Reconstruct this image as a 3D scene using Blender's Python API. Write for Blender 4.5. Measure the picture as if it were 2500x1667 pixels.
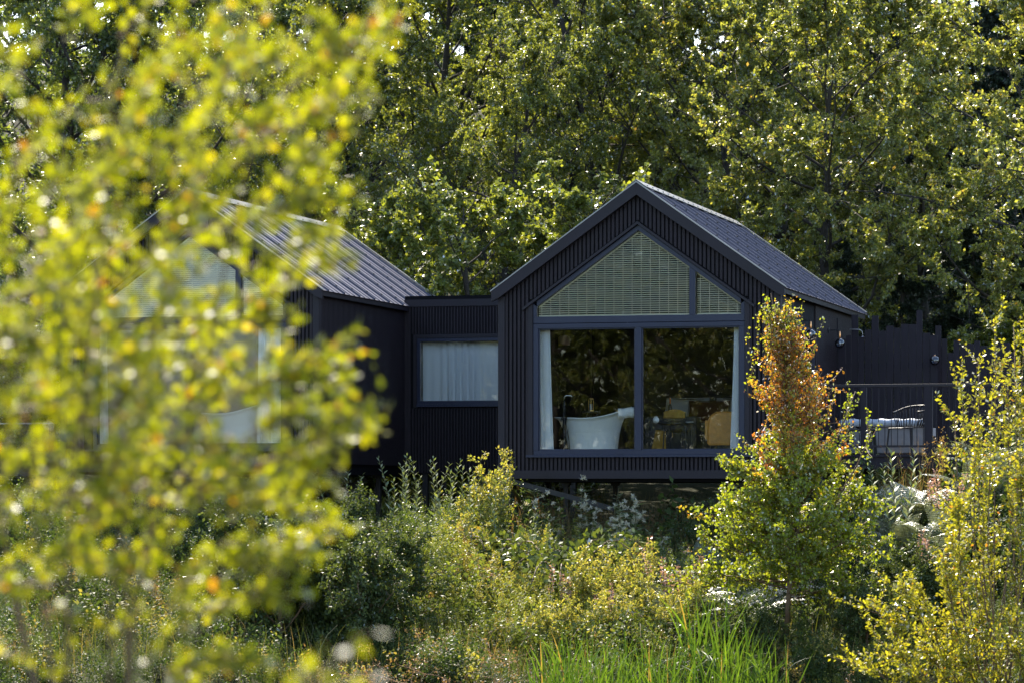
import bpy, bmesh, math, random
import numpy as np
from mathutils import Vector, Matrix

for o in list(bpy.data.objects):
    bpy.data.objects.remove(o)
SC = bpy.context.scene
COL = SC.collection
R = math.radians

# ------------------------------------------------------------------ camera
F = 8000.0                 # focal length in photograph pixels (photograph 2500 x 1667)
CX, CY = 1250.0, 1200.0    # principal column and horizon row
cam = bpy.data.cameras.new('camera')
cam.sensor_width = 36.0
cam.lens = F / 2500.0 * 36.0
cam.shift_y = (CY - 833.5) / 2500.0
cam.clip_start = 0.2
cam.clip_end = 2000.0
cam.dof.use_dof = True
cam.dof.focus_distance = 53.0
cam.dof.aperture_fstop = 2.9
cam.dof.aperture_blades = 0
camo = bpy.data.objects.new('camera', cam)
COL.objects.link(camo)
camo.location = (0, 0, 0)
camo.rotation_euler = (R(90), 0, 0)
SC.camera = camo

# ------------------------------------------------------------------ sky, sun, exposure
SUN_EL, SUN_AZ = 42.0, -15.0        # azimuth measured from +Y (view direction) towards +X
world = bpy.data.worlds.new("World")
SC.world = world
world.use_nodes = True
wn = world.node_tree.nodes
wl = world.node_tree.links
bg = wn['Background']
sky = wn.new('ShaderNodeTexSky')
sky.sky_type = 'NISHITA'
sky.sun_disc = False
sky.sun_elevation = R(SUN_EL)
sky.sun_rotation = R(SUN_AZ)
wl.new(sky.outputs[0], bg.inputs[0])
bg.inputs[1].default_value = 0.14
sl = bpy.data.lights.new('sun', 'SUN')
sl.energy = 5.0
sl.angle = R(0.5)
sl.color = (1.0, 0.91, 0.76)
so = bpy.data.objects.new('sun', sl)
COL.objects.link(so)
_sd = Vector((math.sin(R(SUN_AZ)) * math.cos(R(SUN_EL)), math.cos(R(SUN_AZ)) * math.cos(R(SUN_EL)), math.sin(R(SUN_EL))))
so.rotation_euler = _sd.to_track_quat('Z', 'Y').to_euler()
SC.view_settings.view_transform = 'Standard'
SC.view_settings.look = 'None'
SC.view_settings.exposure = 1.75
SC.view_settings.gamma = 1.0
cy = SC.cycles
cy.max_bounces = 8
cy.diffuse_bounces = 3
cy.glossy_bounces = 3
cy.transmission_bounces = 6
cy.transparent_max_bounces = 12
cy.caustics_reflective = False
cy.caustics_refractive = False
cy.sample_clamp_indirect = 6.0

# ------------------------------------------------------------------ projection helpers
def at(px, py, Y):
    return Vector(((px - CX) / F * Y, Y, (CY - py) / F * Y))

def ground_z(x, y):
    ys = [-200, -20, 0, 12, 16, 36, 42, 46, 50, 53, 57, 62, 68, 80, 100, 130, 300]
    zs = [-1.5, -1.6, -1.7, -1.8, -3.3, -3.3, -2.75, -2.3, -1.65, -1.2, -0.82, -0.5, -0.2, 1.0, 7.0, 17.0, 40.0]
    z = np.interp(y, ys, zs)
    bank = np.clip((x - 3.6) / 3.2, 0, 1.6)
    z = z + 1.05 * bank * bank * (3 - 2 * np.minimum(bank, 1)) / np.maximum(bank, 1) * np.exp(-((y - 52.5) / 3.6) ** 2)
    return z + 0.10 * np.sin(x * 0.7 + y * 0.31) * np.sin(y * 0.53 - x * 0.21)

# ------------------------------------------------------------------ materials
def mat(name, col, rough=0.6, metal=0.0, spec=0.5, noise=0.0, nscale=8.0, bump=0.0, bscale=60.0, stretch=None):
    m = bpy.data.materials.new(name)
    m.use_nodes = True
    nt = m.node_tree
    b = nt.nodes['Principled BSDF']
    b.inputs['Base Color'].default_value = (*col, 1)
    b.inputs['Roughness'].default_value = rough
    b.inputs['Metallic'].default_value = metal
    b.inputs['Specular IOR Level'].default_value = spec
    tc = nt.nodes.new('ShaderNodeTexCoord')
    src = tc.outputs['Object']
    if stretch:
        mp = nt.nodes.new('ShaderNodeMapping')
        mp.inputs['Scale'].default_value = stretch
        nt.links.new(src, mp.inputs['Vector'])
        src = mp.outputs['Vector']
    if noise:
        n = nt.nodes.new('ShaderNodeTexNoise')
        n.inputs['Scale'].default_value = nscale
        n.inputs['Detail'].default_value = 6
        nt.links.new(src, n.inputs['Vector'])
        r = nt.nodes.new('ShaderNodeValToRGB')
        r.color_ramp.elements[0].position = 0.3
        r.color_ramp.elements[1].position = 0.72
        r.color_ramp.elements[0].color = (*[c * (1 - noise) for c in col], 1)
        r.color_ramp.elements[1].color = (*[min(1, c * (1 + noise)) for c in col], 1)
        nt.links.new(n.outputs['Fac'], r.inputs['Fac'])
        nt.links.new(r.outputs['Color'], b.inputs['Base Color'])
        mr = nt.nodes.new('ShaderNodeMapRange')
        mr.inputs['To Min'].default_value = max(0.05, rough - 0.12)
        mr.inputs['To Max'].default_value = min(1, rough + 0.12)
        nt.links.new(n.outputs['Fac'], mr.inputs['Value'])
        nt.links.new(mr.outputs['Result'], b.inputs['Roughness'])
    if bump:
        n2 = nt.nodes.new('ShaderNodeTexNoise')
        n2.inputs['Scale'].default_value = bscale
        n2.inputs['Detail'].default_value = 4
        nt.links.new(src, n2.inputs['Vector'])
        bp = nt.nodes.new('ShaderNodeBump')
        bp.inputs['Strength'].default_value = bump
        bp.inputs['Distance'].default_value = 0.01
        nt.links.new(n2.outputs['Fac'], bp.inputs['Height'])
        nt.links.new(bp.outputs['Normal'], b.inputs['Normal'])
    return m

def leaf_mat(name, stops, trans=0.5, gloss=0.10, rough=0.35, tboost=(1.25, 1.15, 0.5)):
    """stops: [(tint, rgb)...]; the face attribute 'tint' picks the leaf's own colour."""
    m = bpy.data.materials.new(name)
    m.use_nodes = True
    nt = m.node_tree
    nt.nodes.clear()
    out = nt.nodes.new('ShaderNodeOutputMaterial')
    at_ = nt.nodes.new('ShaderNodeAttribute')
    at_.attribute_name = 'tint'
    rp = nt.nodes.new('ShaderNodeValToRGB')
    els = rp.color_ramp.elements
    while len(els) < len(stops):
        els.new(0.5)
    for e, (p, c) in zip(els, stops):
        e.position = p
        e.color = (*c, 1)
    nt.links.new(at_.outputs['Fac'], rp.inputs['Fac'])
    d = nt.nodes.new('ShaderNodeBsdfDiffuse')
    nt.links.new(rp.outputs['Color'], d.inputs['Color'])
    mul = nt.nodes.new('ShaderNodeVectorMath')
    mul.operation = 'MULTIPLY'
    mul.inputs[1].default_value = tboost
    nt.links.new(rp.outputs['Color'], mul.inputs[0])
    t = nt.nodes.new('ShaderNodeBsdfTranslucent')
    nt.links.new(mul.outputs['Vector'], t.inputs['Color'])
    mx = nt.nodes.new('ShaderNodeMixShader')
    mx.inputs[0].default_value = trans
    nt.links.new(d.outputs[0], mx.inputs[1])
    nt.links.new(t.outputs[0], mx.inputs[2])
    g = nt.nodes.new('ShaderNodeBsdfGlossy')
    g.inputs['Roughness'].default_value = rough
    g.inputs['Color'].default_value = (1, 1, 1, 1)
    lw = nt.nodes.new('ShaderNodeFresnel')
    lw.inputs['IOR'].default_value = 1.4
    mm = nt.nodes.new('ShaderNodeMath')
    mm.operation = 'MULTIPLY_ADD'
    mm.inputs[1].default_value = gloss * 4
    mm.inputs[2].default_value = gloss * 0.25
    mm.use_clamp = True
    nt.links.new(lw.outputs[0], mm.inputs[0])
    mx2 = nt.nodes.new('ShaderNodeMixShader')
    nt.links.new(mm.outputs[0], mx2.inputs[0])
    nt.links.new(mx.outputs[0], mx2.inputs[1])
    nt.links.new(g.outputs[0], mx2.inputs[2])
    nt.links.new(mx2.outputs[0], out.inputs['Surface'])
    return m

def glass_mat(name, tint=(0.96, 0.98, 0.985), ior=1.5, rough=0.0, gain=0.95):
    m = bpy.data.materials.new(name)
    m.use_nodes = True
    nt = m.node_tree
    nt.nodes.clear()
    out = nt.nodes.new('ShaderNodeOutputMaterial')
    tr = nt.nodes.new('ShaderNodeBsdfTransparent')
    tr.inputs[0].default_value = (*tint, 1)
    gl = nt.nodes.new('ShaderNodeBsdfGlossy')
    gl.inputs['Roughness'].default_value = rough
    fr = nt.nodes.new('ShaderNodeFresnel')
    fr.inputs['IOR'].default_value = ior
    mu = nt.nodes.new('ShaderNodeMath')
    mu.operation = 'MULTIPLY'
    mu.use_clamp = True
    mu.inputs[1].default_value = gain
    nt.links.new(fr.outputs[0], mu.inputs[0])
    # float glass is never perfectly flat: a faint low-frequency waviness
    tc = nt.nodes.new('ShaderNodeTexCoord')
    nz = nt.nodes.new('ShaderNodeTexNoise')
    nz.inputs['Scale'].default_value = 2.2
    nt.links.new(tc.outputs['Object'], nz.inputs['Vector'])
    bp = nt.nodes.new('ShaderNodeBump')
    bp.inputs['Strength'].default_value = 0.018
    bp.inputs['Distance'].default_value = 0.02
    nt.links.new(nz.outputs['Fac'], bp.inputs['Height'])
    nt.links.new(bp.outputs['Normal'], gl.inputs['Normal'])
    mx = nt.nodes.new('ShaderNodeMixShader')
    nt.links.new(mu.outputs[0], mx.inputs[0])
    nt.links.new(tr.outputs[0], mx.inputs[1])
    nt.links.new(gl.outputs[0], mx.inputs[2])
    nt.links.new(mx.outputs[0], out.inputs['Surface'])
    return m

M = {}
M['clad'] = mat('black_stained_timber', (0.0165, 0.0108, 0.0148), 0.55, spec=0.25, noise=0.35, nscale=5, bump=0.35, bscale=40, stretch=(6, 6, 0.8))
M['clad_back'] = mat('black_board', (0.0035, 0.003, 0.0045), 0.75, spec=0.15, noise=0.3, nscale=4)
M['barge'] = mat('black_painted_board', (0.0150, 0.0108, 0.0158), 0.5, spec=0.3, noise=0.2, nscale=3, bump=0.2, bscale=20)
M['roof'] = mat('anthracite_steel_sheet', (0.060, 0.054, 0.076), 0.48, metal=0.0, spec=0.45, noise=0.12, nscale=2.5)
M['screw'] = mat('black_screw_cap', (0.012, 0.012, 0.014), 0.5)
M['trim'] = mat('folded_steel_trim', (0.30, 0.285, 0.27), 0.36, metal=0.4, spec=0.6, noise=0.1, nscale=3)
M['frame'] = mat('slate_blue_aluminium', (0.016, 0.019, 0.042), 0.38, spec=0.4, noise=0.08, nscale=4)
M['glass'] = glass_mat('window_glass')
M['blind'] = mat('white_blind_slat', (0.78, 0.70, 0.52), 0.5)
M['steel'] = mat('black_steel', (0.007, 0.0068, 0.010), 0.45, spec=0.4, noise=0.2, nscale=6)
M['inner'] = mat('dark_interior_lining', (0.030, 0.026, 0.023), 0.7, noise=0.3, nscale=3, stretch=(1, 1, 6))
M['floorwood'] = mat('dark_floorboards', (0.07, 0.05, 0.035), 0.5, noise=0.35, nscale=4, stretch=(8, 0.6, 1))
M['enamel'] = mat('white_enamel', (0.80, 0.80, 0.77), 0.35, noise=0.05, nscale=3)
M['towel'] = mat('white_towelling', (0.85, 0.85, 0.83), 0.95, bump=0.5, bscale=150)
M['brass'] = mat('brass', (0.65, 0.42, 0.14), 0.28, metal=1.0)
M['chrome'] = mat('dark_chrome', (0.25, 0.25, 0.26), 0.22, metal=1.0)
M['linen'] = mat('white_linen', (0.62, 0.62, 0.62), 0.9, bump=0.3, bscale=30)
M['rust_cloth'] = mat('rust_brown_velvet', (0.15, 0.055, 0.02), 0.85)
M['dark_cloth'] = mat('charcoal_wool', (0.02, 0.02, 0.022), 0.95)
M['ochre'] = mat('ochre_wool', (0.36, 0.20, 0.03), 0.95, noise=0.25, nscale=14)
M['tan'] = mat('tan_leather', (0.62, 0.27, 0.045), 0.5, noise=0.16, nscale=16)
M['darkwood'] = mat('dark_wood', (0.035, 0.026, 0.02), 0.5, noise=0.3, nscale=6)
M['copper'] = mat('copper', (0.75, 0.36, 0.16), 0.3, metal=1.0)
M['blush'] = mat('blush_glazed_shade', (0.35, 0.21, 0.18), 0.4)
M['amber'] = mat('amber_glass', (0.75, 0.20, 0.02), 0.12, spec=0.8)
M['globe'] = glass_mat('smoky_globe_glass', (0.45, 0.47, 0.53), 1.5, 0.02, 2.6)
M['cushion'] = mat('grey_white_cushion', (0.46, 0.48, 0.52), 0.9, bump=0.4, bscale=20, noise=0.1, nscale=8)
M['grey_panel'] = mat('grey_woven_panel', (0.26, 0.24, 0.24), 0.85, noise=0.12, nscale=10)
M['fence'] = mat('black_stained_fence', (0.0140, 0.0100, 0.0160), 0.6, spec=0.25, noise=0.35, nscale=4, bump=0.3, bscale=30, stretch=(5, 5, 0.6))
M['bark'] = mat('grey_brown_bark', (0.075, 0.06, 0.045), 0.9, noise=0.45, nscale=9, bump=0.8, bscale=30, stretch=(2, 2, 0.5))
M['bark_dark'] = mat('dark_bark', (0.035, 0.028, 0.022), 0.9, noise=0.4, nscale=9, bump=0.8, bscale=30)
M['twig'] = mat('brown_twig', (0.13, 0.075, 0.035), 0.7, noise=0.3, nscale=20)
M['stem'] = mat('green_brown_stem', (0.11, 0.10, 0.035), 0.7)
M['soil'] = None

def curtain_mat():
    m = bpy.data.materials.new('pale_curtain_cloth')
    m.use_nodes = True
    nt = m.node_tree
    nt.nodes.clear()
    out = nt.nodes.new('ShaderNodeOutputMaterial')
    d = nt.nodes.new('ShaderNodeBsdfDiffuse')
    d.inputs[0].default_value = (0.88, 0.89, 0.90, 1)
    t = nt.nodes.new('ShaderNodeBsdfTranslucent')
    t.inputs[0].default_value = (0.82, 0.84, 0.86, 1)
    mx = nt.nodes.new('ShaderNodeMixShader')
    mx.inputs[0].default_value = 0.12
    nt.links.new(d.outputs[0], mx.inputs[1])
    nt.links.new(t.outputs[0], mx.inputs[2])
    nt.links.new(mx.outputs[0], out.inputs['Surface'])
    return m
M['curtain'] = curtain_mat()

def ground_mat():
    m = bpy.data.materials.new('damp_grassy_soil')
    m.use_nodes = True
    nt = m.node_tree
    b = nt.nodes['Principled BSDF']
    tc = nt.nodes.new('ShaderNodeTexCoord')
    n1 = nt.nodes.new('ShaderNodeTexNoise')
    n1.inputs['Scale'].default_value = 0.5
    n1.inputs['Detail'].default_value = 8
    n2 = nt.nodes.new('ShaderNodeTexNoise')
    n2.inputs['Scale'].default_value = 9
    n2.inputs['Detail'].default_value = 8
    nt.links.new(tc.outputs['Object'], n1.inputs['Vector'])
    nt.links.new(tc.outputs['Object'], n2.inputs['Vector'])
    r1 = nt.nodes.new('ShaderNodeValToRGB')
    e = r1.color_ramp.elements
    e[0].position, e[0].color = 0.3, (0.016, 0.013, 0.007, 1)
    e[1].position, e[1].color = 0.7, (0.032, 0.038, 0.010, 1)
    mi = nt.nodes.new('ShaderNodeMath')
    mi.operation = 'ADD'
    mi2 = nt.nodes.new('ShaderNodeMath')
    mi2.operation = 'MULTIPLY'
    mi2.inputs[1].default_value = 0.5
    nt.links.new(n1.outputs['Fac'], mi.inputs[0])
    nt.links.new(n2.outputs['Fac'], mi.inputs[1])
    nt.links.new(mi.outputs[0], mi2.inputs[0])
    nt.links.new(mi2.outputs[0], r1.inputs['Fac'])
    nt.links.new(r1.outputs['Color'], b.inputs['Base Color'])
    b.inputs['Roughness'].default_value = 0.95
    b.inputs['Specular IOR Level'].default_value = 0.08
    bp = nt.nodes.new('ShaderNodeBump')
    bp.inputs['Strength'].default_value = 0.8
    bp.inputs['Distance'].default_value = 0.05
    nt.links.new(n2.outputs['Fac'], bp.inputs['Height'])
    nt.links.new(bp.outputs['Normal'], b.inputs['Normal'])
    return m
M['soil'] = ground_mat()

# leaf materials (real leaf colours, save the shade-darkened shrub; tint picks between leaves of one plant)
M['leaf_birch'] = leaf_mat('fine_dull_green_leaf', [(0, (0.070, 0.096, 0.020)), (0.5, (0.155, 0.182, 0.032)), (1, (0.29, 0.30, 0.046))], 0.6, 0.06, .42, (1.55, 1.45, .7))
M['leaf_ash'] = leaf_mat('ash_leaf', [(0, (0.052, 0.084, 0.022)), (0.5, (0.112, 0.148, 0.032)), (1, (0.22, 0.25, 0.045))], 0.58, 0.065, .42, (1.55, 1.45, .7))
M['leaf_oak'] = leaf_mat('oak_leaf', [(0, (0.085, 0.112, 0.026)), (0.55, (0.20, 0.225, 0.044)), (0.95, (0.36, 0.35, 0.07)), (1, (0.28, 0.19, 0.05))], 0.58, 0.08, .42, (1.55, 1.45, .7))
M['leaf_maple'] = leaf_mat('maple_leaf', [(0, (0.070, 0.100, 0.022)), (0.5, (0.155, 0.190, 0.030)), (1, (0.29, 0.30, 0.045))], 0.55, 0.09, .38, (1.5, 1.4, .6))
M['leaf_dark'] = leaf_mat('dark_evergreen_leaf', [(0, (0.014, 0.026, 0.014)), (1, (0.034, 0.052, 0.022))], 0.25, 0.05, .45)
M['leaf_sapling'] = leaf_mat('birch_sapling_leaf', [(0, (0.15, 0.21, 0.018)), (0.45, (0.28, 0.30, 0.026)), (0.6, (0.38, 0.29, 0.035)), (0.8, (0.46, 0.22, 0.03)), (1, (0.42, 0.13, 0.025))], 0.58, 0.06, 0.42, (1.3, 1.25, .5))
M['leaf_willow'] = leaf_mat('willow_leaf', [(0, (0.18, 0.20, 0.018)), (0.6, (0.34, 0.33, 0.03)), (0.9, (0.44, 0.34, 0.035)), (1, (0.42, 0.18, 0.03))], 0.55, 0.05, 0.4)
M['leaf_near'] = leaf_mat('sallow_leaf', [(0, (0.135, 0.168, 0.008)), (0.6, (0.285, 0.292, 0.012)), (0.9, (0.38, 0.31, 0.022)), (1, (0.38, 0.18, 0.03))], 0.6, 0.04, 0.6, (1.4, 1.35, 0.28))
M['leaf_shoot'] = leaf_mat('pale_shoot_leaf', [(0, (0.10, 0.15, 0.045)), (1, (0.20, 0.24, 0.09))], 0.4, 0.13, 0.34)
M['leaf_gold'] = leaf_mat('golden_herb_leaf', [(0, (0.10, 0.14, 0.026)), (0.45, (0.205, 0.225, 0.040)), (0.75, (0.36, 0.33, 0.075)), (1, (0.34, 0.25, 0.075))], 0.48, 0.025, 0.5, (1.35, 1.3, .6))
M['leaf_herb'] = leaf_mat('meadow_herb_leaf', [(0, (0.030, 0.050, 0.014)), (0.25, (0.055, 0.084, 0.02)), (0.5, (0.145, 0.175, 0.032)), (0.75, (0.25, 0.24, 0.05)), (0.9, (0.24, 0.18, 0.055)), (1, (0.20, 0.11, 0.05))], 0.47, 0.025, 0.5, (1.35, 1.3, .6))
M['leaf_bramble'] = leaf_mat('bramble_leaf', [(0, (0.05, 0.078, 0.018)), (0.7, (0.13, 0.16, 0.03)), (1, (0.26, 0.14, 0.03))], 0.42, 0.04, 0.42)
M['leaf_fern'] = leaf_mat('bracken_leaf', [(0, (0.16, 0.21, 0.09)), (0.7, (0.31, 0.34, 0.19)), (1, (0.44, 0.37, 0.21))], 0.5, 0.2, 0.45)
M['leaf_iris'] = leaf_mat('iris_blade', [(0, (0.036, 0.080, 0.012)), (0.9, (0.11, 0.185, 0.020)), (1, (0.22, 0.16, 0.05))], 0.55, 0.015, 0.5)

M['leaf_shrub'] = leaf_mat('shaded_shrub_leaf', [(0, (0.040, 0.062, 0.020)), (1, (0.105, 0.135, 0.036))], 0.42, 0.03, .45)  # leaf colour kept dark to put the slope's shade into the shrubs
M['leaf_grass'] = leaf_mat('grass_blade', [(0, (0.05, 0.075, 0.016)), (0.5, (0.12, 0.135, 0.03)), (0.8, (0.28, 0.21, 0.10)), (1, (0.24, 0.14, 0.08))], 0.4, 0.015, 0.55)
M['leaf_lawn'] = leaf_mat('lawn_blade', [(0, (0.13, 0.20, 0.02)), (1, (0.24, 0.30, 0.035))], 0.5, 0.04, 0.45)
M['petal_pink'] = leaf_mat('faded_pink_petal', [(0, (0.38, 0.18, 0.24)), (1, (0.46, 0.30, 0.30))], 0.4, 0.03)
M['petal_white'] = leaf_mat('white_fluff', [(0, (0.5, 0.45, 0.38)), (1, (0.7, 0.68, 0.6))], 0.4, 0.03)
M['leaf_dead'] = leaf_mat('dead_brown_leaf', [(0, (0.26, 0.14, 0.07)), (1, (0.45, 0.29, 0.16))], 0.3, 0.04)

# ------------------------------------------------------------------ mesh builders
def nrmv(a):
    return a / np.maximum(np.linalg.norm(a, axis=-1, keepdims=True), 1e-9)

class MB:
    """Collects faces in a local frame; build() links them as one mesh object."""
    def __init__(self):
        self.v, self.f, self.mi = [], [], []
    def add(self, vs, fs, mi=0):
        o = len(self.v)
        self.v += [tuple(p) for p in vs]
        self.f += [tuple(i + o for i in f) for f in fs]
        self.mi += [mi] * len(fs)
        return self
    def box(self, x0, x1, y0, y1, z0, z1, mi=0):
        vs = [(x, y, z) for z in (z0, z1) for y in (y0, y1) for x in (x0, x1)]
        return self.add(vs, [(0, 2, 3, 1), (4, 5, 7, 6), (0, 1, 5, 4), (2, 6, 7, 3), (0, 4, 6, 2), (1, 3, 7, 5)], mi)
    def prism(self, poly, y0, y1, mi=0):
        """poly: (x, z) points, extruded from y0 to y1"""
        n = len(poly)
        vs = [(x, y0, z) for x, z in poly] + [(x, y1, z) for x, z in poly]
        fs = [tuple(range(n)), tuple(range(2 * n - 1, n - 1, -1))]
        fs += [(i, i + n, (i + 1) % n + n, (i + 1) % n) for i in range(n)]
        return self.add(vs, fs, mi)
    def bar(self, a, b, w, h, mi=0, up=(0, 0, 1)):
        a, b = Vector(a), Vector(b)
        d = (b - a).normalized()
        u = Vector(up)
        if abs(d.dot(u)) > 0.98:
            u = Vector((0, 1, 0))
        s = d.cross(u).normalized()
        t = s.cross(d).normalized()
        vs = [p + s * (i * w / 2) + t * (j * h / 2) for p in (a, b) for j in (-1, 1) for i in (-1, 1)]
        return self.add(vs, [(0, 1, 3, 2), (4, 6, 7, 5), (0, 4, 5, 1), (2, 3, 7, 6), (0, 2, 6, 4), (1, 5, 7, 3)], mi)
    def tube(self, pts, rad, n=6, mi=0, caps=True):
        pts = [Vector(p) for p in pts]
        if not hasattr(rad, '__len__'):
            rad = [rad] * len(pts)
        o = len(self.v)
        prev = None
        for k, p in enumerate(pts):
            d = (pts[min(k + 1, len(pts) - 1)] - pts[max(k - 1, 0)]).normalized()
            if prev is None:
                ref = Vector((0, 0, 1)) if abs(d.z) < 0.9 else Vector((1, 0, 0))
                s = d.cross(ref).normalized()
            else:
                s = (prev - d * prev.dot(d)).normalized()
            prev = s
            t = d.cross(s)
            for j in range(n):
                a = 2 * math.pi * j / n
                self.v.append(tuple(p + (s * math.cos(a) + t * math.sin(a)) * rad[k]))
        for k in range(len(pts) - 1):
            for j in range(n):
                self.f.append((o + k * n + j, o + k * n + (j + 1) % n, o + (k + 1) * n + (j + 1) % n, o + (k + 1) * n + j))
                self.mi.append(mi)
        if caps:
            self.f.append(tuple(o + j for j in range(n - 1, -1, -1)))
            self.f.append(tuple(o + (len(pts) - 1) * n + j for j in range(n)))
            self.mi += [mi, mi]
        return self
    def lathe(self, prof, n=20, c=(0, 0, 0), mi=0, closed=False):
        """prof: (r, z) list"""
        o = len(self.v)
        for r, z in prof:
            for j in range(n):
                a = 2 * math.pi * j / n
                self.v.append((c[0] + r * math.cos(a), c[1] + r * math.sin(a), c[2] + z))
        m = len(prof)
        for k in range(m - 1):
            for j in range(n):
                self.f.append((o + k * n + j, o + k * n + (j + 1) % n, o + (k + 1) * n + (j + 1) % n, o + (k + 1) * n + j))
                self.mi.append(mi)
        self.f.append(tuple(o + j for j in range(n)))
        self.f.append(tuple(o + (m - 1) * n + j for j in range(n)))
        self.mi += [mi, mi]
        return self
    def grid(self, P, mi=0):
        """P: rows x cols x 3"""
        P = np.asarray(P, float)
        o = len(self.v)
        a, b = P.shape[:2]
        self.v += [tuple(q) for q in P.reshape(-1, 3)]
        for i in range(a - 1):
            for j in range(b - 1):
                self.f.append((o + i * b + j, o + i * b + j + 1, o + (i + 1) * b + j + 1, o + (i + 1) * b + j))
                self.mi.append(mi)
        return self
    def build(self, name, material, parent=None, smooth=False, recalc=True, loc=None, bevel=0.0):
        me = bpy.data.meshes.new(name)
        me.from_pydata(self.v, [], self.f)
        for m in (material if isinstance(material, (list, tuple)) else [material]):
            me.materials.append(m)
        me.polygons.foreach_set('material_index', self.mi)
        if recalc:
            bm = bmesh.new()
            bm.from_mesh(me)
            bmesh.ops.recalc_face_normals(bm, faces=bm.faces)
            bm.to_mesh(me)
            bm.free()
        if smooth:
            me.polygons.foreach_set('use_smooth', [True] * len(me.polygons))
        o = bpy.data.objects.new(name, me)
        COL.objects.link(o)
        if parent is not None:
            o.parent = parent
        if loc is not None:
            o.location = loc
        if bevel:
            bv = o.modifiers.new('bevel', 'BEVEL')
            bv.width = bevel
            bv.segments = 2
            bv.limit_method = 'ANGLE'
        return o

def raw_mesh(name, V, Fq, material, tint=None, parent=None, matidx=None):
    """numpy quads -> one mesh object"""
    me = bpy.data.meshes.new(name)
    V = np.asarray(V, np.float32)
    Fq = np.asarray(Fq, np.int32)
    nf, k = Fq.shape
    me.vertices.add(len(V))
    me.vertices.foreach_set('co', V.ravel())
    me.loops.add(nf * k)
    me.loops.foreach_set('vertex_index', Fq.ravel())
    me.polygons.add(nf)
    me.polygons.foreach_set('loop_start', np.arange(nf, dtype=np.int32) * k)
    me.update(calc_edges=True)
    for m in (material if isinstance(material, (list, tuple)) else [material]):
        me.materials.append(m)
    if matidx is not None:
        me.polygons.foreach_set('material_index', np.asarray(matidx, np.int32))
    if tint is not None:
        a = me.attributes.new('tint', 'FLOAT', 'FACE')
        a.data.foreach_set('value', np.asarray(tint, np.float32))
    o = bpy.data.objects.new(name, me)
    COL.objects.link(o)
    if parent is not None:
        o.parent = parent
    return o

def leaves_geo(pos, axis, nrm, L, W, fold=0.10):
    """one bent rhombus per leaf"""
    n = len(pos)
    axis = nrmv(axis)
    nrm = nrmv(nrm - axis * (nrm * axis).sum(1, keepdims=True))
    b = np.cross(axis, nrm)
    L = np.broadcast_to(np.asarray(L, float), (n,))[:, None]
    W = np.broadcast_to(np.asarray(W, float), (n,))[:, None]
    m = pos + axis * L * 0.48 + nrm * W * fold
    V = np.stack([pos, m + b * W / 2, pos + axis * L - nrm * L * 0.06, m - b * W / 2], 1).reshape(-1, 3)
    Fq = np.arange(4 * n).reshape(n, 4)
    return V, Fq

def empty(name, label, cat, loc=(0, 0, 0), rotz=0.0, group=None, kind=None):
    o = bpy.data.objects.new(name, None)
    COL.objects.link(o)
    o.location = loc
    o.rotation_euler = (0, 0, rotz)
    tag(o, label, cat, group, kind)
    return o

def tag(o, label=None, cat=None, group=None, kind=None):
    if label:
        o['label'] = label
    if cat:
        o['category'] = cat
    if group:
        o['group'] = group
    if kind:
        o['kind'] = kind
    return o

def dup(root, loc, rotz, scale=1.0, label=None, group=None):
    r = root.copy()
    COL.objects.link(r)
    r.location = loc
    r.rotation_euler = (0, 0, rotz)
    r.scale = (scale, scale, scale) if not hasattr(scale, '__len__') else scale
    if label:
        r['label'] = label
    if group:
        r['group'] = group
    for ch in list(root.children):
        c = ch.copy()
        COL.objects.link(c)
        c.parent = r
        for g in list(ch.children):
            d = g.copy()
            COL.objects.link(d)
            d.parent = c
    return r

# ------------------------------------------------------------------ ground and water
def build_ground():
    xs = np.concatenate([np.linspace(-320, -24, 30)[:-1], np.linspace(-24, 24, 97), np.linspace(24, 320, 30)[1:]])
    ys = np.concatenate([np.linspace(-200, -10, 20)[:-1], np.linspace(-10, 34, 45)[:-1], np.linspace(34, 82, 97), np.linspace(82, 400, 40)[1:]])
    X, Y = np.meshgrid(xs, ys)
    Z = ground_z(X, Y)
    P = np.stack([X, Y, Z], -1)
    a, b = X.shape
    idx = np.arange(a * b).reshape(a, b)
    Fq = np.stack([idx[:-1, :-1], idx[:-1, 1:], idx[1:, 1:], idx[1:, :-1]], -1).reshape(-1, 4)
    o = raw_mesh('ground', P.reshape(-1, 3), Fq, M['soil'])
    o.data.polygons.foreach_set('use_smooth', [True] * len(o.data.polygons))
    tag(o, kind='structure')
    wm = mat('dark_pond_water', (0.012, 0.014, 0.010), 0.06, spec=0.5, bump=0.15, bscale=3)
    w = MB()
    w.add([(-60, 13, -2.98), (60, 13, -2.98), (60, 41, -2.98), (-60, 41, -2.98)], [(0, 1, 2, 3)])
    tag(w.build('pond_water', wm, recalc=False), kind='structure')
build_ground()

# ------------------------------------------------------------------ the cabins
TH = math.atan((3400 - CX) / F)        # the cabins' depth axis leans this much to the right
CT, ST = math.cos(TH), math.sin(TH)
CABS = {'R': ((1558 - CX) / F * 53.3, 53.3, 0.0), 'L': ((461 - CX) / F * 56.1, 56.1, 0.13)}

def c2w(c, x, y, z=0.0):
    X0, Y0, Z0 = CABS[c]
    return Vector((X0 + x * CT + y * ST, Y0 - x * ST + y * CT, Z0 + z))

def w_on(c, px, py, y):
    """pixel -> cabin-local (x, z) on the plane local y"""
    X0, Y0, Z0 = CABS[c]
    k = (px - CX) / F
    x = (k * Y0 + k * y * CT - X0 - y * ST) / (CT + k * ST)
    Y = Y0 - x * ST + y * CT
    return x, (CY - py) / F * Y - Z0

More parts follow.
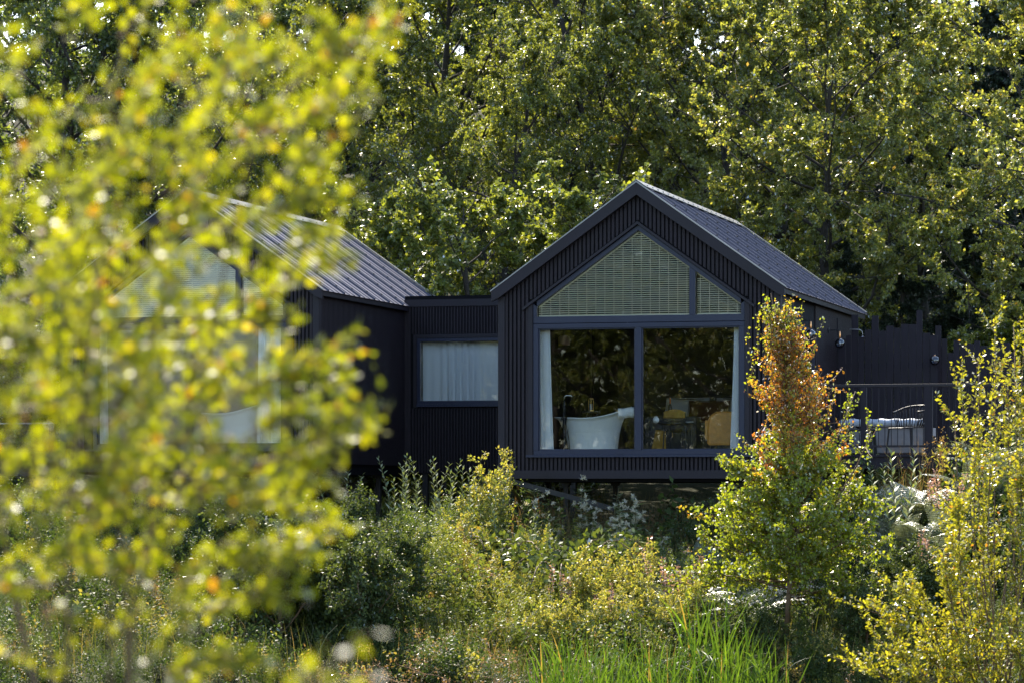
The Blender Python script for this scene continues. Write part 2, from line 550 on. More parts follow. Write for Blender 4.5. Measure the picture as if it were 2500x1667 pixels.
W_, WW, ZB, ZS, PEAK = 2.315, 1.765, 0.600, 3.075, 4.335
SL = 0.708
ZFLOOR = 0.585
DEPTH = 8.0
def zr(x):
    return 4.86 - SL * abs(x)

def build_cabin(c, name_label, door=False):
    X0, Y0, Z0 = CABS[c]
    root = empty('timber_cabin', name_label, 'cabin', (X0, Y0, Z0), -TH)
    # front wall backing with window opening
    m = MB()
    zb = 0.353
    m.prism([(-W_, zb), (-WW, zb), (-WW, zr(WW)), (-W_, zr(W_))], 0.0, 0.14)
    m.prism([(WW, zb), (W_, zb), (W_, zr(W_)), (WW, zr(WW))], 0.0, 0.14)
    m.prism([(-WW, zb), (WW, zb), (WW, ZB), (-WW, ZB)], 0.0, 0.14)
    m.prism([(-WW, ZS), (0, PEAK), (0, zr(0)), (-WW, zr(WW))], 0.0, 0.14)
    m.prism([(0, PEAK), (WW, ZS), (WW, zr(WW)), (0, zr(0))], 0.0, 0.14)
    fw = m.build('front_wall', M['clad_back'], root)
    # vertical battens
    rng = random.Random(11)
    m = MB()
    pitch, bw = 0.069, 0.043
    n = int((2 * W_ - 0.2) / pitch)
    x = -n * pitch / 2
    for i in range(n + 1):
        xc = x + i * pitch
        a, b = xc - bw / 2, xc + bw / 2
        d = -0.026 - rng.random() * 0.004
        top = lambda q: zr(q) - 0.002
        if b < -WW - 0.06 or a > WW + 0.06:
            segs = [((zb - 0.0, zb - 0.0), (top(a), top(b)))]
        elif a < -WW - 0.0 - 0.06 or b > WW + 0.06:
            continue
        else:
            z1 = lambda q: max(PEAK - (PEAK - ZS) / WW * abs(q), ZS) + 0.075
            segs = [((zb, zb), (ZB - 0.035, ZB - 0.035))]
            if a < 0 < b:
                segs.append(((z1(0), z1(0)), (top(a) , top(b))))
            else:
                segs.append(((z1(a), z1(b)), (top(a), top(b))))
        for (za, zb2), (ta, tb) in segs:
            m.prism([(a, za), (b, zb2), (b, tb), (a, ta)], d, -0.002)
    m.build('batten_cladding', M['clad'], fw)
    SIDE = {}
    for s in (-1, 1):
        m = SIDE[s] = MB()
        k = int(DEPTH / pitch)
        for i in range(k):
            yc = 0.06 + i * pitch
            if door and s > 0 and 1.25 < yc < 3.35:
                continue
            x0, x1 = (W_ + 0.002, W_ + 0.024)
            if s < 0:
                x0, x1 = -x1, -x0
            m.box(x0, x1, yc, yc + bw, zb, zr(W_) - 0.03)
    for s in (-1, 1):
        m = MB()
        xa, xb = sorted((s * (W_ - 0.13), s * W_))
        if door and s > 0:
            m.box(xa, xb, 0.142, 1.25, zb, zr(W_))
            m.box(xa, xb, 3.35, DEPTH, zb, zr(W_))
            m.box(xa, xb, 1.25, 3.35, zr(W_) - 0.45, zr(W_))
        else:
            m.box(xa, xb, 0.142, DEPTH, zb, zr(W_))
        sw = m.build('side_wall', M['clad_back'], root)
        SIDE[s].build('batten_cladding', M['clad'], sw)
    m = MB()
    m.prism([(-W_ + .132, zb), (W_ - .132, zb), (W_ - .132, zr(W_-.132) + .001), (0, zr(0) + .001), (-W_ + .132, zr(W_-.132) + .001)], DEPTH - 0.14, DEPTH)
    m.build('back_wall', M['inner'], root)
    m = MB()
    m.box(-W_ + .132, W_ - .132, 0.142, DEPTH - .142, 0.40, ZFLOOR - 0.01)
    m.build('floor', M['floorwood'], root)
    # corner boards
    for s in (-1, 1):
        m = MB()
        xa, xb = sorted((s * (W_ - 0.075), s * (W_ + 0.03)))
        m.box(xa, xb, -0.036, -0.003, zb - 0.01, zr(W_) - 0.02)
        xa, xb = sorted((s * (W_ + 0.0265), s * (W_ + 0.04)))
        m.box(xa, xb, -0.034, 0.09, zb - 0.01, zr(W_) - 0.02)
        m.build('corner_board', M['barge'], root, bevel=0.004)
    # window surround boards, flashing and sill
    m = MB()
    for s in (-1, 1):
        xa, xb = sorted((s * (WW + 0.002), s * (WW + 0.075)))
        m.box(xa, xb, -0.034, -0.003, ZB, ZS + 0.02)
    k = (PEAK - ZS) / WW
    for s in (-1, 1):
        e = WW + 0.17
        m.prism([(0, PEAK + .005), (s * e, PEAK - k * e + .005), (s * e, PEAK - k * e + .05), (0, PEAK + .055)], -0.075, -0.003)
    m.build('window_surround', M['barge'], root)
    # main window
    m = MB()
    y0, y1 = -0.012, 0.075
    zt = 2.745
    zbt = ZB + 0.006
    wi = WW - 0.003
    m.box(-wi, wi, y0, y1, zbt, zbt + 0.075)
    m.box(-wi, wi, y0, y1, zt - 0.075, zt)
    for xa, xb in ((-wi, -wi + 0.085), (wi - 0.085, wi), (-0.048, 0.056)):
        m.box(xa, xb, y0 - (0.002 if abs(xa) > 1 else -0.003), y1, zbt + .0755, zt - .0755)
    # slimmer beads give the frames their stepped profile
    for xa, xb in ((-wi + 0.0855, -0.0485), (0.0565, wi - 0.0855)):
        za, zc = zbt + .0755, zt - .0755
        m.box(xa, xb, 0.012, 0.06, za, za + .02)
        m.box(xa, xb, 0.012, 0.06, zc - .02, zc)
        m.box(xa, xa + .02, 0.012, 0.06, za + .0203, zc - .0203)
        m.box(xb - .02, xb, 0.012, 0.06, za + .0203, zc - .0203)
    win = m.build('window', M['frame'], root, bevel=0.003)
    for xa, xb in ((-wi + 0.1055, -0.0685), (0.0765, wi - 0.1055)):
        MB().box(xa, xb, 0.034, 0.040, zbt + .096, zt - .096).build('pane', M['glass'], win)
    m = MB()
    m.prism([(-1.87, ZB - 0.035), (1.87, ZB - 0.035), (1.87, ZB + 0.004), (-1.87, ZB + 0.004)], -0.085, -0.0125)
    m.build('window_sill', M['frame'], win, bevel=0.004)
    # gable window above
    m = MB()
    zg = zt + 0.008
    fl = lambda q: PEAK - k * abs(q) - 0.004
    m.box(-wi, wi, y0, y1, zg, zg + 0.11)
    mx_ = 0.90
    t = 0.085
    m.prism([(-wi, zg + .1105), (-wi + t * .7, zg + .1105), (-wi + t * .7, fl(wi - t * .7) - t), (-wi, fl(wi))], y0, y1)
    m.prism([(wi - t * .7, zg + .1105), (wi, zg + .1105), (wi, fl(wi)), (wi - t * .7, fl(wi - t * .7) - t)], y0, y1)
    for s in (-1, 1):
        e = wi - t * .7 - 0.0005
        m.prism([(0, fl(0)), (s * e, fl(e)), (s * e, fl(e) - t), (0, fl(0) - t)], y0, y1)
    m.prism([(mx_ - .05, zg + .1105), (mx_ + .05, zg + .1105), (mx_ + .05, fl(mx_ + .05) - t - .001), (mx_ - .05, fl(mx_ - .05) - t - .001)], y0 - .004, y1)
    gw = m.build('gable_window', M['frame'], root, bevel=0.003)
    gl_ = lambda q: fl(q) - t - .0015
    zl = zg + .112
    xl, xr = -wi + t * .7 + .001, wi - t * .7 - .001
    MB().prism([(xl, zl), (mx_ - .052, zl), (mx_ - .052, gl_(mx_ - .052)), (0, gl_(0)), (xl, gl_(xl))], 0.034, 0.040).build('pane', M['glass'], gw)
    MB().prism([(mx_ + .052, zl), (xr, zl), (xr, gl_(xr)), (mx_ + .052, gl_(mx_ + .052))], 0.034, 0.040).build('pane', M['glass'], gw)
    # venetian blinds behind the gable panes
    tilt = 0.007 if c == 'R' else 0.013
    for xa, xb in ((xl + .012, mx_ - .064), (mx_ + .064, xr - .012)):
        m = MB()
        z = zl + 0.025
        while True:
            lim = (gl_(0) - z) / k - 0.02
            a, b = max(xa, -lim), min(xb, lim)
            if b - a < 0.08 or lim < 0:
                break
            m.add([(a, .085, z - tilt), (b, .085, z - tilt), (b, .112, z + tilt), (a, .112, z + tilt),
                   (a, .085, z - tilt - .004), (b, .085, z - tilt - .004), (b, .112, z + tilt - .004), (a, .112, z + tilt - .004)],
                  [(0, 1, 2, 3), (7, 6, 5, 4), (0, 4, 5, 1), (2, 6, 7, 3), (1, 5, 6, 2), (0, 3, 7, 4)])
            z += 0.035
        # bottom rail, sloping head rails and ladder cords
        m.box(xa, xb, .083, .114, zl + .002, zl + .016)
        xx = xa + 0.05
        while xx < xb:
            m.box(xx - .004, xx + .004, .081, .0835, zl + .017, gl_(xx) - .03)
            xx += 0.152
        for s in (-1, 1):
            p, q = (xa, min(0, xb)) if s < 0 else (max(0, xa), xb)
            if q - p > .1:
                m.prism([(p, gl_(p) - .03), (q, gl_(q) - .03), (q, gl_(q) - .004), (p, gl_(p) - .004)], .083, .113)
        m.build('blind', M['blind'], gw)
    # roof: two slabs
    e = 2.43
    zt0 = 5.0
    for s in (-1, 1):
        m = MB()
        m.prism([(0, zt0), (s * e, zt0 - SL * e), (s * e, zt0 - SL * e - .10), (s * (W_ + .0), zr(W_) + .003), (0, zr(0) + .003)], -0.055, DEPTH + 0.2)
        slab = m.build('roof_slope', M['barge'], root)
        # profiled steel sheet: trapezoidal ribs running down the slope
        m = MB()
        nrm = Vector((s * SL, 0, 1)).normalized()
        prof = []
        y = -0.10
        i = 0
        while y < DEPTH + 0.22:
            hh = .030 if i % 3 == 0 else .012
            prof += [(y, 0.0), (y + .235, 0.0), (y + .248, hh), (y + .278, hh), (y + .29, 0.0)]
            y += 0.29
            i += 1
        P = []
        for xx in (0.0, e * .5, e + 0.03):
            P.append([Vector((s * xx, yy, zt0 - SL * xx + .008)) + nrm * hh for yy, hh in prof])
        m.grid(P)
        # thin returned edge along the eave so the corrugation shows
        P2 = [[Vector(q) for q in P[-1]], [Vector(q) - nrm * .006 for q in P[-1]], [Vector(q) - nrm * .006 - Vector((s * .05, 0, -SL * .05)) for q in P[-1]]]
        m.grid(P2)
        y = -0.10
        while y < DEPTH + .0:
            for q in (.10, .27, .44, .61, .78, .95, 1.12):
                xx = q * 2.05
                p = Vector((s * xx, y + .263, zt0 - SL * xx + .008)) + nrm * .031
                u = Vector((s, 0, -SL)).normalized() * .020
                v = Vector((0, .017, 0))
                tp = nrm * .02
                m.add([p + u, p + v, p - u, p - v, p + u * .7 + tp, p + v * .7 + tp, p - u * .7 + tp, p - v * .7 + tp],
                      [(4, 5, 6, 7), (0, 1, 5, 4), (1, 2, 6, 5), (2, 3, 7, 6), (3, 0, 4, 7)], 1)
            y += 0.87
        m.build('roof_sheet', [M['roof'], M['screw']], slab, recalc=False)
        # barge board and bright folded verge trim
        m = MB()
        m.prism([(0, zt0 + .012), (s * (e + .01), zt0 - SL * (e + .01) + .012), (s * (e + .01), zt0 - SL * (e + .01) - .155), (s * (e - .10), zt0 - SL * (e - .10) - .19), (0, zt0 - .19)], -0.145, -0.0555)
        m.build('barge_board', M['barge'], slab, bevel=0.004)
        m = MB()
        m.prism([(0, zt0 + .0135), (s * (e + .03), zt0 - SL * (e + .03) + .0135), (s * (e + .03), zt0 - SL * (e + .03) + .034), (0, zt0 + .036)], -0.152, -0.102)
        m.build('verge_trim', M['trim'], slab)
        m = MB()
        m.prism([(0, zt0 + .05), (s * (e + .03), zt0 - SL * (e + .03) + .046), (s * (e + .03), zt0 - SL * (e + .03) + .06), (0, zt0 + .064)], DEPTH + .16, DEPTH + .26)
        m.build('verge_trim', M['trim'], slab)
    # ridge cap
    m = MB()
    for s in (-1, 1):
        m.prism([(0, zt0 + .062), (s * .17, zt0 + .062 - SL * .17), (s * .17, zt0 + .052 - SL * .17), (0, zt0 + .05)], -0.155, DEPTH + .27)
        y = 0.1
        while y < DEPTH + .2:
            p = Vector((s * .13, y, zt0 + .062 - SL * .13))
            m.box(p.x - .012, p.x + .012, y - .012, y + .012, p.z - .01, p.z + .014)
            y += .4
    m.build('ridge_cap', M['trim'], root)
    # structure below
    m = MB()
    m.box(-W_ + .17, W_ - .1, -0.05, 0.06, 0.215, 0.3525)
    m.box(-W_ - .01, -W_ + .169, -0.055, 0.065, 0.225, 0.342)
    m.build('floor_beam', M['barge'], root, bevel=0.004)
    m = MB()
    m.box(-W_ + .02, W_ - .02, 0.07, DEPTH - .02, 0.17, 0.3525)
    m.build('floor_deck', M['clad_back'], root)
    gz = lambda x, y: float(ground_z(*[q for q in c2w(c, x, y)[:2]])) - Z0 - .25
    for x in (-W_ + .13, W_ - .13):
        for y in (0.02, 3.9, 7.7):
            m = MB()
            m.box(x - .042, x + .042, y - .042, y + .042, gz(x, y), 0.214 if y < 1 else .169)
            m.box(x - .075, x + .075, y - .05 - .02, y + .05 + .02, 0.17 if y < 1 else .12, 0.2143 if y < 1 else .1693)
            m.build('post', M['steel'], root)
    m = MB()
    m.bar((-W_ + .2, 0.03, .17), (-.55, .6, -.28), .06, .085)
    m.build('brace', M['steel'], root)
    m = MB()
    m.bar((W_ - .2, 0.03, .17), (.9, .8, -.22), .06, .085)
    m.build('brace', M['steel'], root)
    for s in (-1, 1):
        m = MB()
        m.bar((s * (W_ - .13), .08, .15), (s * (W_ - .13), 2.6, gz(s * (W_ - .13), 2.6) + .25), .06, .085)
        m.build('brace', M['steel'], root)
    if c == 'L':
        for a, b in (((-1.6, .9, -.95), (1.3, 1.0, .05)), ((-1.4, .95, .05), (.5, 1.05, -1.0)), ((-2.0, 4.0, -.22), (2.0, 4.0, -.22)), ((-2.1, 3.6, -.02), (2.0, 3.6, -.02)), ((0.1, 3.8, -.7), (1.9, 4.1, .1))):
            MB().bar(a, b, .07, .10).build('brace', M['steel'], root)
    if door:
        m = MB()
        xw = W_ - .06
        for ya, yb in ((1.252, 1.33), (2.25, 2.35), (3.27, 3.348)):
            m.box(xw, xw + .07, ya, yb, ZFLOOR, zr(W_) - .452)
        m.box(xw, xw + .068, 1.3305, 3.2695, zr(W_) - .53, zr(W_) - .452)
        m.box(xw, xw + .068, 1.3305, 3.2695, ZFLOOR, ZFLOOR + .08)
        dr = m.build('patio_door', M['frame'], root)
        for ya, yb in ((1.3305, 2.2495), (2.3505, 3.2695)):
            MB().box(xw + .03, xw + .036, ya, yb, ZFLOOR + .081, zr(W_) - .531).build('pane', M['glass'], dr)
    return root

cabL = build_cabin('L', 'black timber cabin standing half hidden behind the blurred yellow-green bush')
cabR = build_cabin('R', 'black timber cabin with the clear view of a bath behind its big window', door=True)

# ------------------------------------------------------------------ linking block between the cabins
def build_link():
    yl = 5.0
    root = empty('linking_block', 'low flat-roofed black block joining the two cabins, with one curtained window', 'building',
                 c2w('L', W_, yl), -TH)
    # local frame: x to the right from the left cabin's wall, y depth
    wid = 3.62
    zt, zb = 3.36, 0.22
    x0, z0 = w_on('L', 1019, 986, yl)
    x0 -= W_
    z1 = w_on('L', 1019, 826, yl)[1]
    x1 = x0 + 2.1
    m = MB()
    m.box(0.03, x0, 0, .14, zb, zt)
    m.box(x1, wid, 0, .14, zb, zt)
    m.box(x0, x1, 0, .14, zb, z0)
    m.box(x0, x1, 0, .14, z1, zt)
    fw = m.build('front_wall', M['clad_back'], root)
    m = MB()
    x = .17
    while x < wid - .05:
        a, b = x, x + .034
        if b > x0 - .07 and a < x1 + .07:
            m.box(a, b, -.024, -.002, zb, z0 - .075)
            m.box(a, b, -.024, -.002, z1 + .075, zt - .1)
        else:
            m.box(a, b, -.024, -.002, zb, zt - .1)
        x += .057
    m.box(.03, .15, -.03, -.003, zb, zt - .1)
    m.build('batten_cladding', M['clad'], fw)
    m = MB()
    m.box(.03, wid, -.045, -.003, zt - .098, zt + .03)
    m.build('fascia', M['barge'], root)
    m = MB()
    m.box(.03, wid, .0, 2.6, zt + .002, zt + .10)
    m.build('roof', M['clad_back'], root)
    m = MB()
    m.box(.03, .3, 2.4, 2.55, ZFLOOR, zt)
    m.box(3.3, wid, 2.4, 2.55, ZFLOOR, zt)
    m.box(.3, 3.3, 2.4, 2.55, ZFLOOR, .9)
    m.box(.3, 3.3, 2.4, 2.55, 3.15, zt)
    m.box(.03, wid, .142, 2.55, .4, ZFLOOR - .002)
    m.build('back_wall', M['inner'], root)
    m = MB()
    for xa, xb in ((.3, .37), (1.77, 1.83), (3.23, 3.3)):
        m.box(xa, xb, 2.42, 2.5, .902, 3.148)
    rw = m.build('added_rear_window', M['frame'], root)  # unseen rear glazing added to backlight the link curtain
    for xa, xb in ((.371, 1.769), (1.831, 3.229)):
        MB().box(xa, xb, 2.45, 2.456, .902, 3.148).build('pane', M['glass'], rw)
    m = MB()
    y0, y1 = -.02, .07
    for a, b, p, q in ((x0, x1, z0, z0 + .06), (x0, x1, z1 - .06, z1)):
        m.box(a, b, y0, y1, p, q)
    for a, b in ((x0, x0 + .06), (x1 - .06, x1)):
        m.box(a, b, y0 + .001, y1 - .001, z0 + .0605, z1 - .0605)
    win = m.build('window', M['frame'], root, bevel=.003)
    MB().box(x0 + .061, x1 - .061, .03, .036, z0 + .061, z1 - .061).build('pane', M['glass'], win)
    m = MB()
    m.box(x0 - .07, x0 - .002, -.034, -.003, z0 - .07, z1 + .07)
    m.box(x0 - .001, x1, -.034, -.003, z1 + .002, z1 + .07)
    m.build('window_surround', M['barge'], root)
    MB().box(x0 - .001, x1 + .05, -.07, -.021, z0 - .05, z0 - .002).build('window_sill', M['frame'], win)
    for px_ in (.4, 3.2):
        MB().box(px_ - .05, px_ + .05, .05, .15, -1.0, zb).build('post', M['steel'], root)
    return root, x0, x1, z0, z1
LINK, lx0, lx1, lz0, lz1 = build_link()

def curtain(name_label, frame, x0a, x1a, x0b, x1b, y, ztop, zbot, folds, seed, amp=.03, group=None):
    """pleated cloth hanging from (x0a..x1a) at the top to (x0b..x1b) at the bottom; frame(x, y, z) -> world, rot"""
    rng = random.Random(seed)
    ph = [rng.random() * 6.28 for _ in range(4)]
    rows, cols = 14, folds * 10
    P = []
    for i in range(rows + 1):
        t = i / rows
        z = ztop + (zbot - ztop) * t
        row = []
        for j in range(cols + 1):
            u = j / cols
            ta = t ** 1.3
            x = (x0a + (x1a - x0a) * u) * (1 - ta) + (x0b + (x1b - x0b) * u) * ta
            w = u * folds * 6.283
            w += .9 * math.sin(u * 9 + ph[0]) + .25 * t * math.sin(u * 14 + ph[1])
            a = amp * (.55 + .45 * math.sin(u * 11 + ph[2])) * (.65 + .5 * t)
            row.append((x + .006 * math.sin(w * .5 + ph[3]), y + a * math.sin(w), z))
        P.append(row)
    m = MB()
    m.grid(P)
    base, rot = frame
    o = m.build('curtain', M['curtain'], None, smooth=True, recalc=False)
    o.location = base
    o.rotation_euler = (0, 0, rot)
    tag(o, name_label, 'curtain', group)
    return o

FR = (c2w('R', 0, 0, 0), -TH)
FL = (c2w('L', 0, 0, 0), -TH)
FK = (tuple(LINK.location), -TH)
xa, _ = w_on('R', 1313, 900, .22)
xb, _ = w_on('R', 1344, 900, .22)
xc, _ = w_on('R', 1354, 900, .22)
curtain('narrow pale curtain hanging at the left edge of the clear cabin window, beside the bath', FR, xa - .25, xb, xa - .25, xc, .20, 2.73, .6, 6, 3, .028)
xa, _ = w_on('R', 1792, 900, .22)
xb, _ = w_on('R', 1781, 1080, .22)
xc, _ = w_on('R', 1812, 900, .22)
curtain('pale curtain drawn in at the right of the clear cabin window, behind the orange birch', FR, xa, xc + .2, xb, xc + .2, .20, 2.73, .6, 4, 4, .02)
xa, _ = w_on('L', 633, 900, .22)
xb, _ = w_on('L', 702, 900, .22)
curtain('wide pale blue-white curtain at the right of the half-hidden cabin window', FL, xa, xb + .1, xa - .03, xb + .1, .20, 2.73, .6, 8, 5, .035)
xa, _ = w_on('L', 222, 900, .22)
xb, _ = w_on('L', 262, 900, .22)
curtain('pale curtain at the left of the half-hidden cabin window, behind leaves', FL, xa, xb, xa, xb + .03, .20, 2.73, .6, 5, 6, .03)
curtain('pale curtain drawn right across the window of the linking block', FK, lx0 + .03, lx1 - .03, lx0 + .03, lx1 - .03, .22, lz1 - .01, lz0 + .02, 15, 7, .045)

# ------------------------------------------------------------------ things inside the cabins
def cab_thing(name, label, cat, c, x, y, z, rot=0.0, group=None):
    return empty(name, label, cat, c2w(c, x, y, z), -TH + rot, group)

def build_tub(label, c, x, y, rot):
    t = cab_thing('bathtub', label, 'bathtub', c, x, y, ZFLOOR, rot)
    n = 40
    L2, B2 = .60, .35
    def rim(u):                          # u = -1 (left) .. 1 (right)
        return .625 + .185 * max(0, (u + .15) / 1.15) ** 1.7 + .035 * max(0, -u - .3) ** 1.5
    def ring(s, h, off=0.0):
        out = []
        for j in range(n):
            a = 2 * math.pi * j / n
            ca, sa = math.cos(a), math.sin(a)
            out.append((ca, sa, s, h, off))
        return out
    prof = [(.60, 0.0), (.645, .0), (.68, .06), (.69, .25), (.73, .5), (.80, .75), (.90, .92), (.99, .985), (1.04, 1.0), (1.055, 1.0 + .012), (1.03, 1.03), (.985, 1.018), (.93, .97), (.80, .7), (.66, .4), (.50, .22), (.2, .2)]
    m = MB()
    P = []
    for s, h in prof:
        row = []
        for j in range(n + 1):
            a = 2 * math.pi * j / n
            ca, sa = math.cos(a), math.sin(a)
            R_ = rim(ca)
            row.append((L2 * s * ca + .02 * h * ca, B2 * s * sa, R_ * h))
        P.append(row)
    m.grid(P)
    m.build('tub_shell', M['enamel'], t, smooth=True)
    m = MB()
    m.lathe([(.36, 0.0), (.37, .012), (.36, .024)], 24)
    o = m.build('plinth', M['enamel'], t)
    o.scale = (1.1, .62, 1)
    o.location = (0, 0, -.004)
    MB().lathe([(.03, .0), (.03, .006), (.01, .008)], 16, (0, 0, .14)).build('drain', M['chrome'], t)
    return t

xT, zT = w_on('R', 1452, 1085, 1.0)
build_tub('freestanding white slipper bath behind the left pane of the clear cabin window', 'R', xT - .03, 1.0, R(12))
xT2, _ = w_on('L', 575, 1085, 1.0)
build_tub('white bath glimpsed through leaves inside the half-hidden cabin', 'L', xT2, 1.0, R(-8))

# towel folded over the high rim
def build_towel():
    x, z = w_on('R', 1526, 1000, .86)
    o = empty('towel', 'white towel folded over the raised right rim of the bath', 'towel', c2w('R', x, .93, z), -TH + R(12))
    m = MB()
    P = []
    path = [(-.085, -.115), (-.088, -.05), (-.084, .012), (-.06, .03), (0, .038), (.045, .022), (.062, -.015), (.066, -.09)]
    for k, (yy, zz) in enumerate(path):
        P.append([(xx * .13 + .004 * math.sin(k * 2 + xx * 5), yy + .006 * math.sin(xx * 7 + k), zz + .012 * xx + .006 * math.sin(xx * 4)) for xx in np.linspace(-1, 1, 12)])
    m.grid(P)
    P2 = [[(q[0], q[1] * .8, q[2] - .016) for q in r] for r in P]
    m.grid(P2)
    b = m.build('cloth', M['towel'], o, smooth=True)
    sm = b.modifiers.new('thick', 'SOLIDIFY')
    sm.thickness = .014
    m = MB()
    m.box(-.12, .10, -.098, -.094, -.10, -.092)
    m.build('hem_band', M['linen'], o)
build_towel()

def build_tap():
    x, z = w_on('R', 1378, 965, .62)
    t = cab_thing('bath_filler', 'tall black floor-standing bath tap with a hanging hose, beside the left curtain', 'tap', 'R', x, .60, ZFLOOR)
    h = z - ZFLOOR
    m = MB()
    m.tube([(0, 0, 0), (0, 0, h - .1)], .024, 10)
    m.lathe([(.07, 0), (.07, .012), (.03, .02)], 16)
    m.build('column', M['steel'], t, smooth=False)
    m = MB()
    pts = [(.0, 0, h - .12), (0, 0, h - .03), (.015, 0, h - .008), (.05, .01, h), (.10, .02, h), (.125, .03, h - .012), (.135, .03, h - .05)]
    m.tube(pts, [.022, .022, .022, .022, .022, .021, .019], 10)
    m.build('spout', M['chrome'], t, smooth=True)
    m = MB()
    m.tube([(.03, -.03, h - .33), (.05, -.05, h - .5), (.095, -.055, h - .72), (.105, -.05, h - .86), (.08, -.04, h - .98), (.045, -.03, h - 1.02), (.01, -.02, h - .95)], .008, 8)
    m.build('hose', M['steel'], t, smooth=True)
    m = MB()
    m.tube([(.0, -.04, h - .36), (.0, -.05, h - .16)], [.012, .016], 8)
    m.box(-.045, .045, -.03, .03, h - .40, h - .36)
    m.build('hand_shower', M['steel'], t)
build_tap()

def build_stool_lantern():
    x, z = w_on('R', 1443, 1003, 1.75)
    s = cab_thing('side_stool', 'small round dark stool standing behind the bath, carrying a brass lantern', 'stool', 'R', x, 1.75, ZFLOOR)
    h = z - ZFLOOR
    MB().lathe([(.15, h - .03), (.155, h - .02), (.15, h)], 20).build('seat', M['darkwood'], s)
    for a in range(3):
        q = a * 2.094
        MB().tube([(.11 * math.cos(q), .11 * math.sin(q), h - .03), (.15 * math.cos(q), .15 * math.sin(q), 0)], .014, 7).build('leg', M['darkwood'], s)
    l = cab_thing('candle_lantern', 'slim brass and glass candle lantern standing behind the bath rim', 'lantern', 'R', x, 1.75, z + .002)
    hh = .215
    MB().lathe([(.045, 0), (.045, .012), (.04, .014)], 16).build('base', M['brass'], l)
    m = MB()
    for q in range(4):
        a = q * 1.5708 + .4
        m.tube([(.041 * math.cos(a), .041 * math.sin(a), .014), (.041 * math.cos(a), .041 * math.sin(a), hh - .02)], .0045, 6)
    m.build('frame', M['brass'], l)
    MB().lathe([(.046, hh - .022), (.048, hh - .01), (.03, hh), (.03, hh + .004)], 16).build('lid', M['brass'], l)
    MB().lathe([(.02, .0145), (.02, .12), (.003, .122)], 12).build('candle', M['linen'], l)
build_stool_lantern()

def build_pendant():
    x, z = w_on('R', 1377, 842, 2.6)
    t = cab_thing('pendant_lamp', 'blush ceramic pendant lamp hanging in the dark above the bath', 'lamp', 'R', x, 2.6, z)
    MB().lathe([(.02, .17), (.06, .165), (.095, .13), (.10, .02), (.095, 0.0), (.085, .002), (.09, .12), (.05, .15)], 24).build('lamp_shade', M['blush'], t, smooth=True)
    MB().tube([(0, 0, .165), (0, 0, zr(x) - z)], .006, 6).build('cord', M['steel'], t)
build_pendant()

def build_stay():
    x, z = w_on('R', 1524, 785, .1)
    t = cab_thing('window_stay', 'short pale curved arm hanging at the top of the left pane', 'bracket', 'R', x, .11, z)
    m = MB()
    m.tube([(-.05, 0, .012), (0, 0, .012), (.035, 0, 0), (.06, 0, -.03), (.075, 0, -.075)], [.006, .008, .009, .008, .005], 8)
    m.build('arm', M['linen'], t, smooth=True)
    MB().box(-.075, -.05, -.01, .01, .0, .045).build('mount', M['steel'], t)
build_stay()

def build_bed():
    y = 5.2
    xl, zl = w_on('R', 1640, 1000, y)
    xr, _ = w_on('R', 1812, 1000, y)
    t = cab_thing('bed', 'dark-covered double bed at the back of the clear cabin room', 'bed', 'R', (xl + xr) / 2, y, ZFLOOR)
    w = 1.7
    m = MB()
    m.box(-w / 2, w / 2, -1.5, .6, .10, .32)
    m.build('bed_base', M['darkwood'], t, bevel=.02)
    m = MB()
    m.box(-w / 2 + .02, w / 2 - .02, -1.45, .58, .322, .54)
    m.build('mattress', M['dark_cloth'], t, bevel=.06)
    m = MB()
    m.box(-w / 2, w / 2, .602, .68, .1, 1.15)
    m.build('headboard', M['darkwood'], t, bevel=.02)
    for sx in (-1, 1):
        for sy in (-1.4, .5):
            MB().box(sx * (w / 2 - .1) - .03, sx * (w / 2 - .1) + .03, sy - .03, sy + .03, 0, .0995).build('leg', M['darkwood'], t)
    def pillow(label, mm, x, yy, z, sx, sz, tilt, group=None):
        o = cab_thing('pillow', label, 'pillow', 'R', (xl + xr) / 2 + x, y + yy, ZFLOOR + z, 0, group)
        n = 12
        P1, P2 = [], []
        for i in range(n + 1):
            r1, r2 = [], []
            for j in range(n + 1):
                u, v = i / n * 2 - 1, j / n * 2 - 1
                th = .09 * (max(0, (1 - u ** 4)) * max(0, (1 - v ** 4))) ** .5
                pu, pv = u * (1 - .05 * (1 - v * v)), v * (1 - .08 * (1 - u * u))
                r1.append((pu * sx / 2, -th, pv * sz / 2 + sz / 2))
                r2.append((pu * sx / 2, th, pv * sz / 2 + sz / 2))
            P1.append(r1)
            P2.append(r2)
        mb = MB()
        mb.grid(P1)
        mb.grid(P2)
        b = mb.build('cover', mm, o, smooth=True)
        b.rotation_euler = (R(tilt), 0, 0)
        mb = MB()
        mb.tube([(-sx / 2, 0, 0), (sx / 2, 0, 0), (sx / 2, 0, sz), (-sx / 2, 0, sz), (-sx / 2, 0, 0)], .008, 6)
        e = mb.build('piping', mm, o)
        e.rotation_euler = (R(tilt), 0, 0)
    pillow('white pillow at the left of the bed head, behind the rust cushion', M['linen'], -.46, .40, .62, .78, .50, -18)
    pillow('white pillow at the right of the bed head, above the tan chair', M['linen'], .46, .40, .62, .78, .50, -18)
    pillow('rust-brown cushion leaning between the two white pillows on the bed', M['rust_cloth'], -.02, .15, .66, .74, .42, -25)
build_bed()

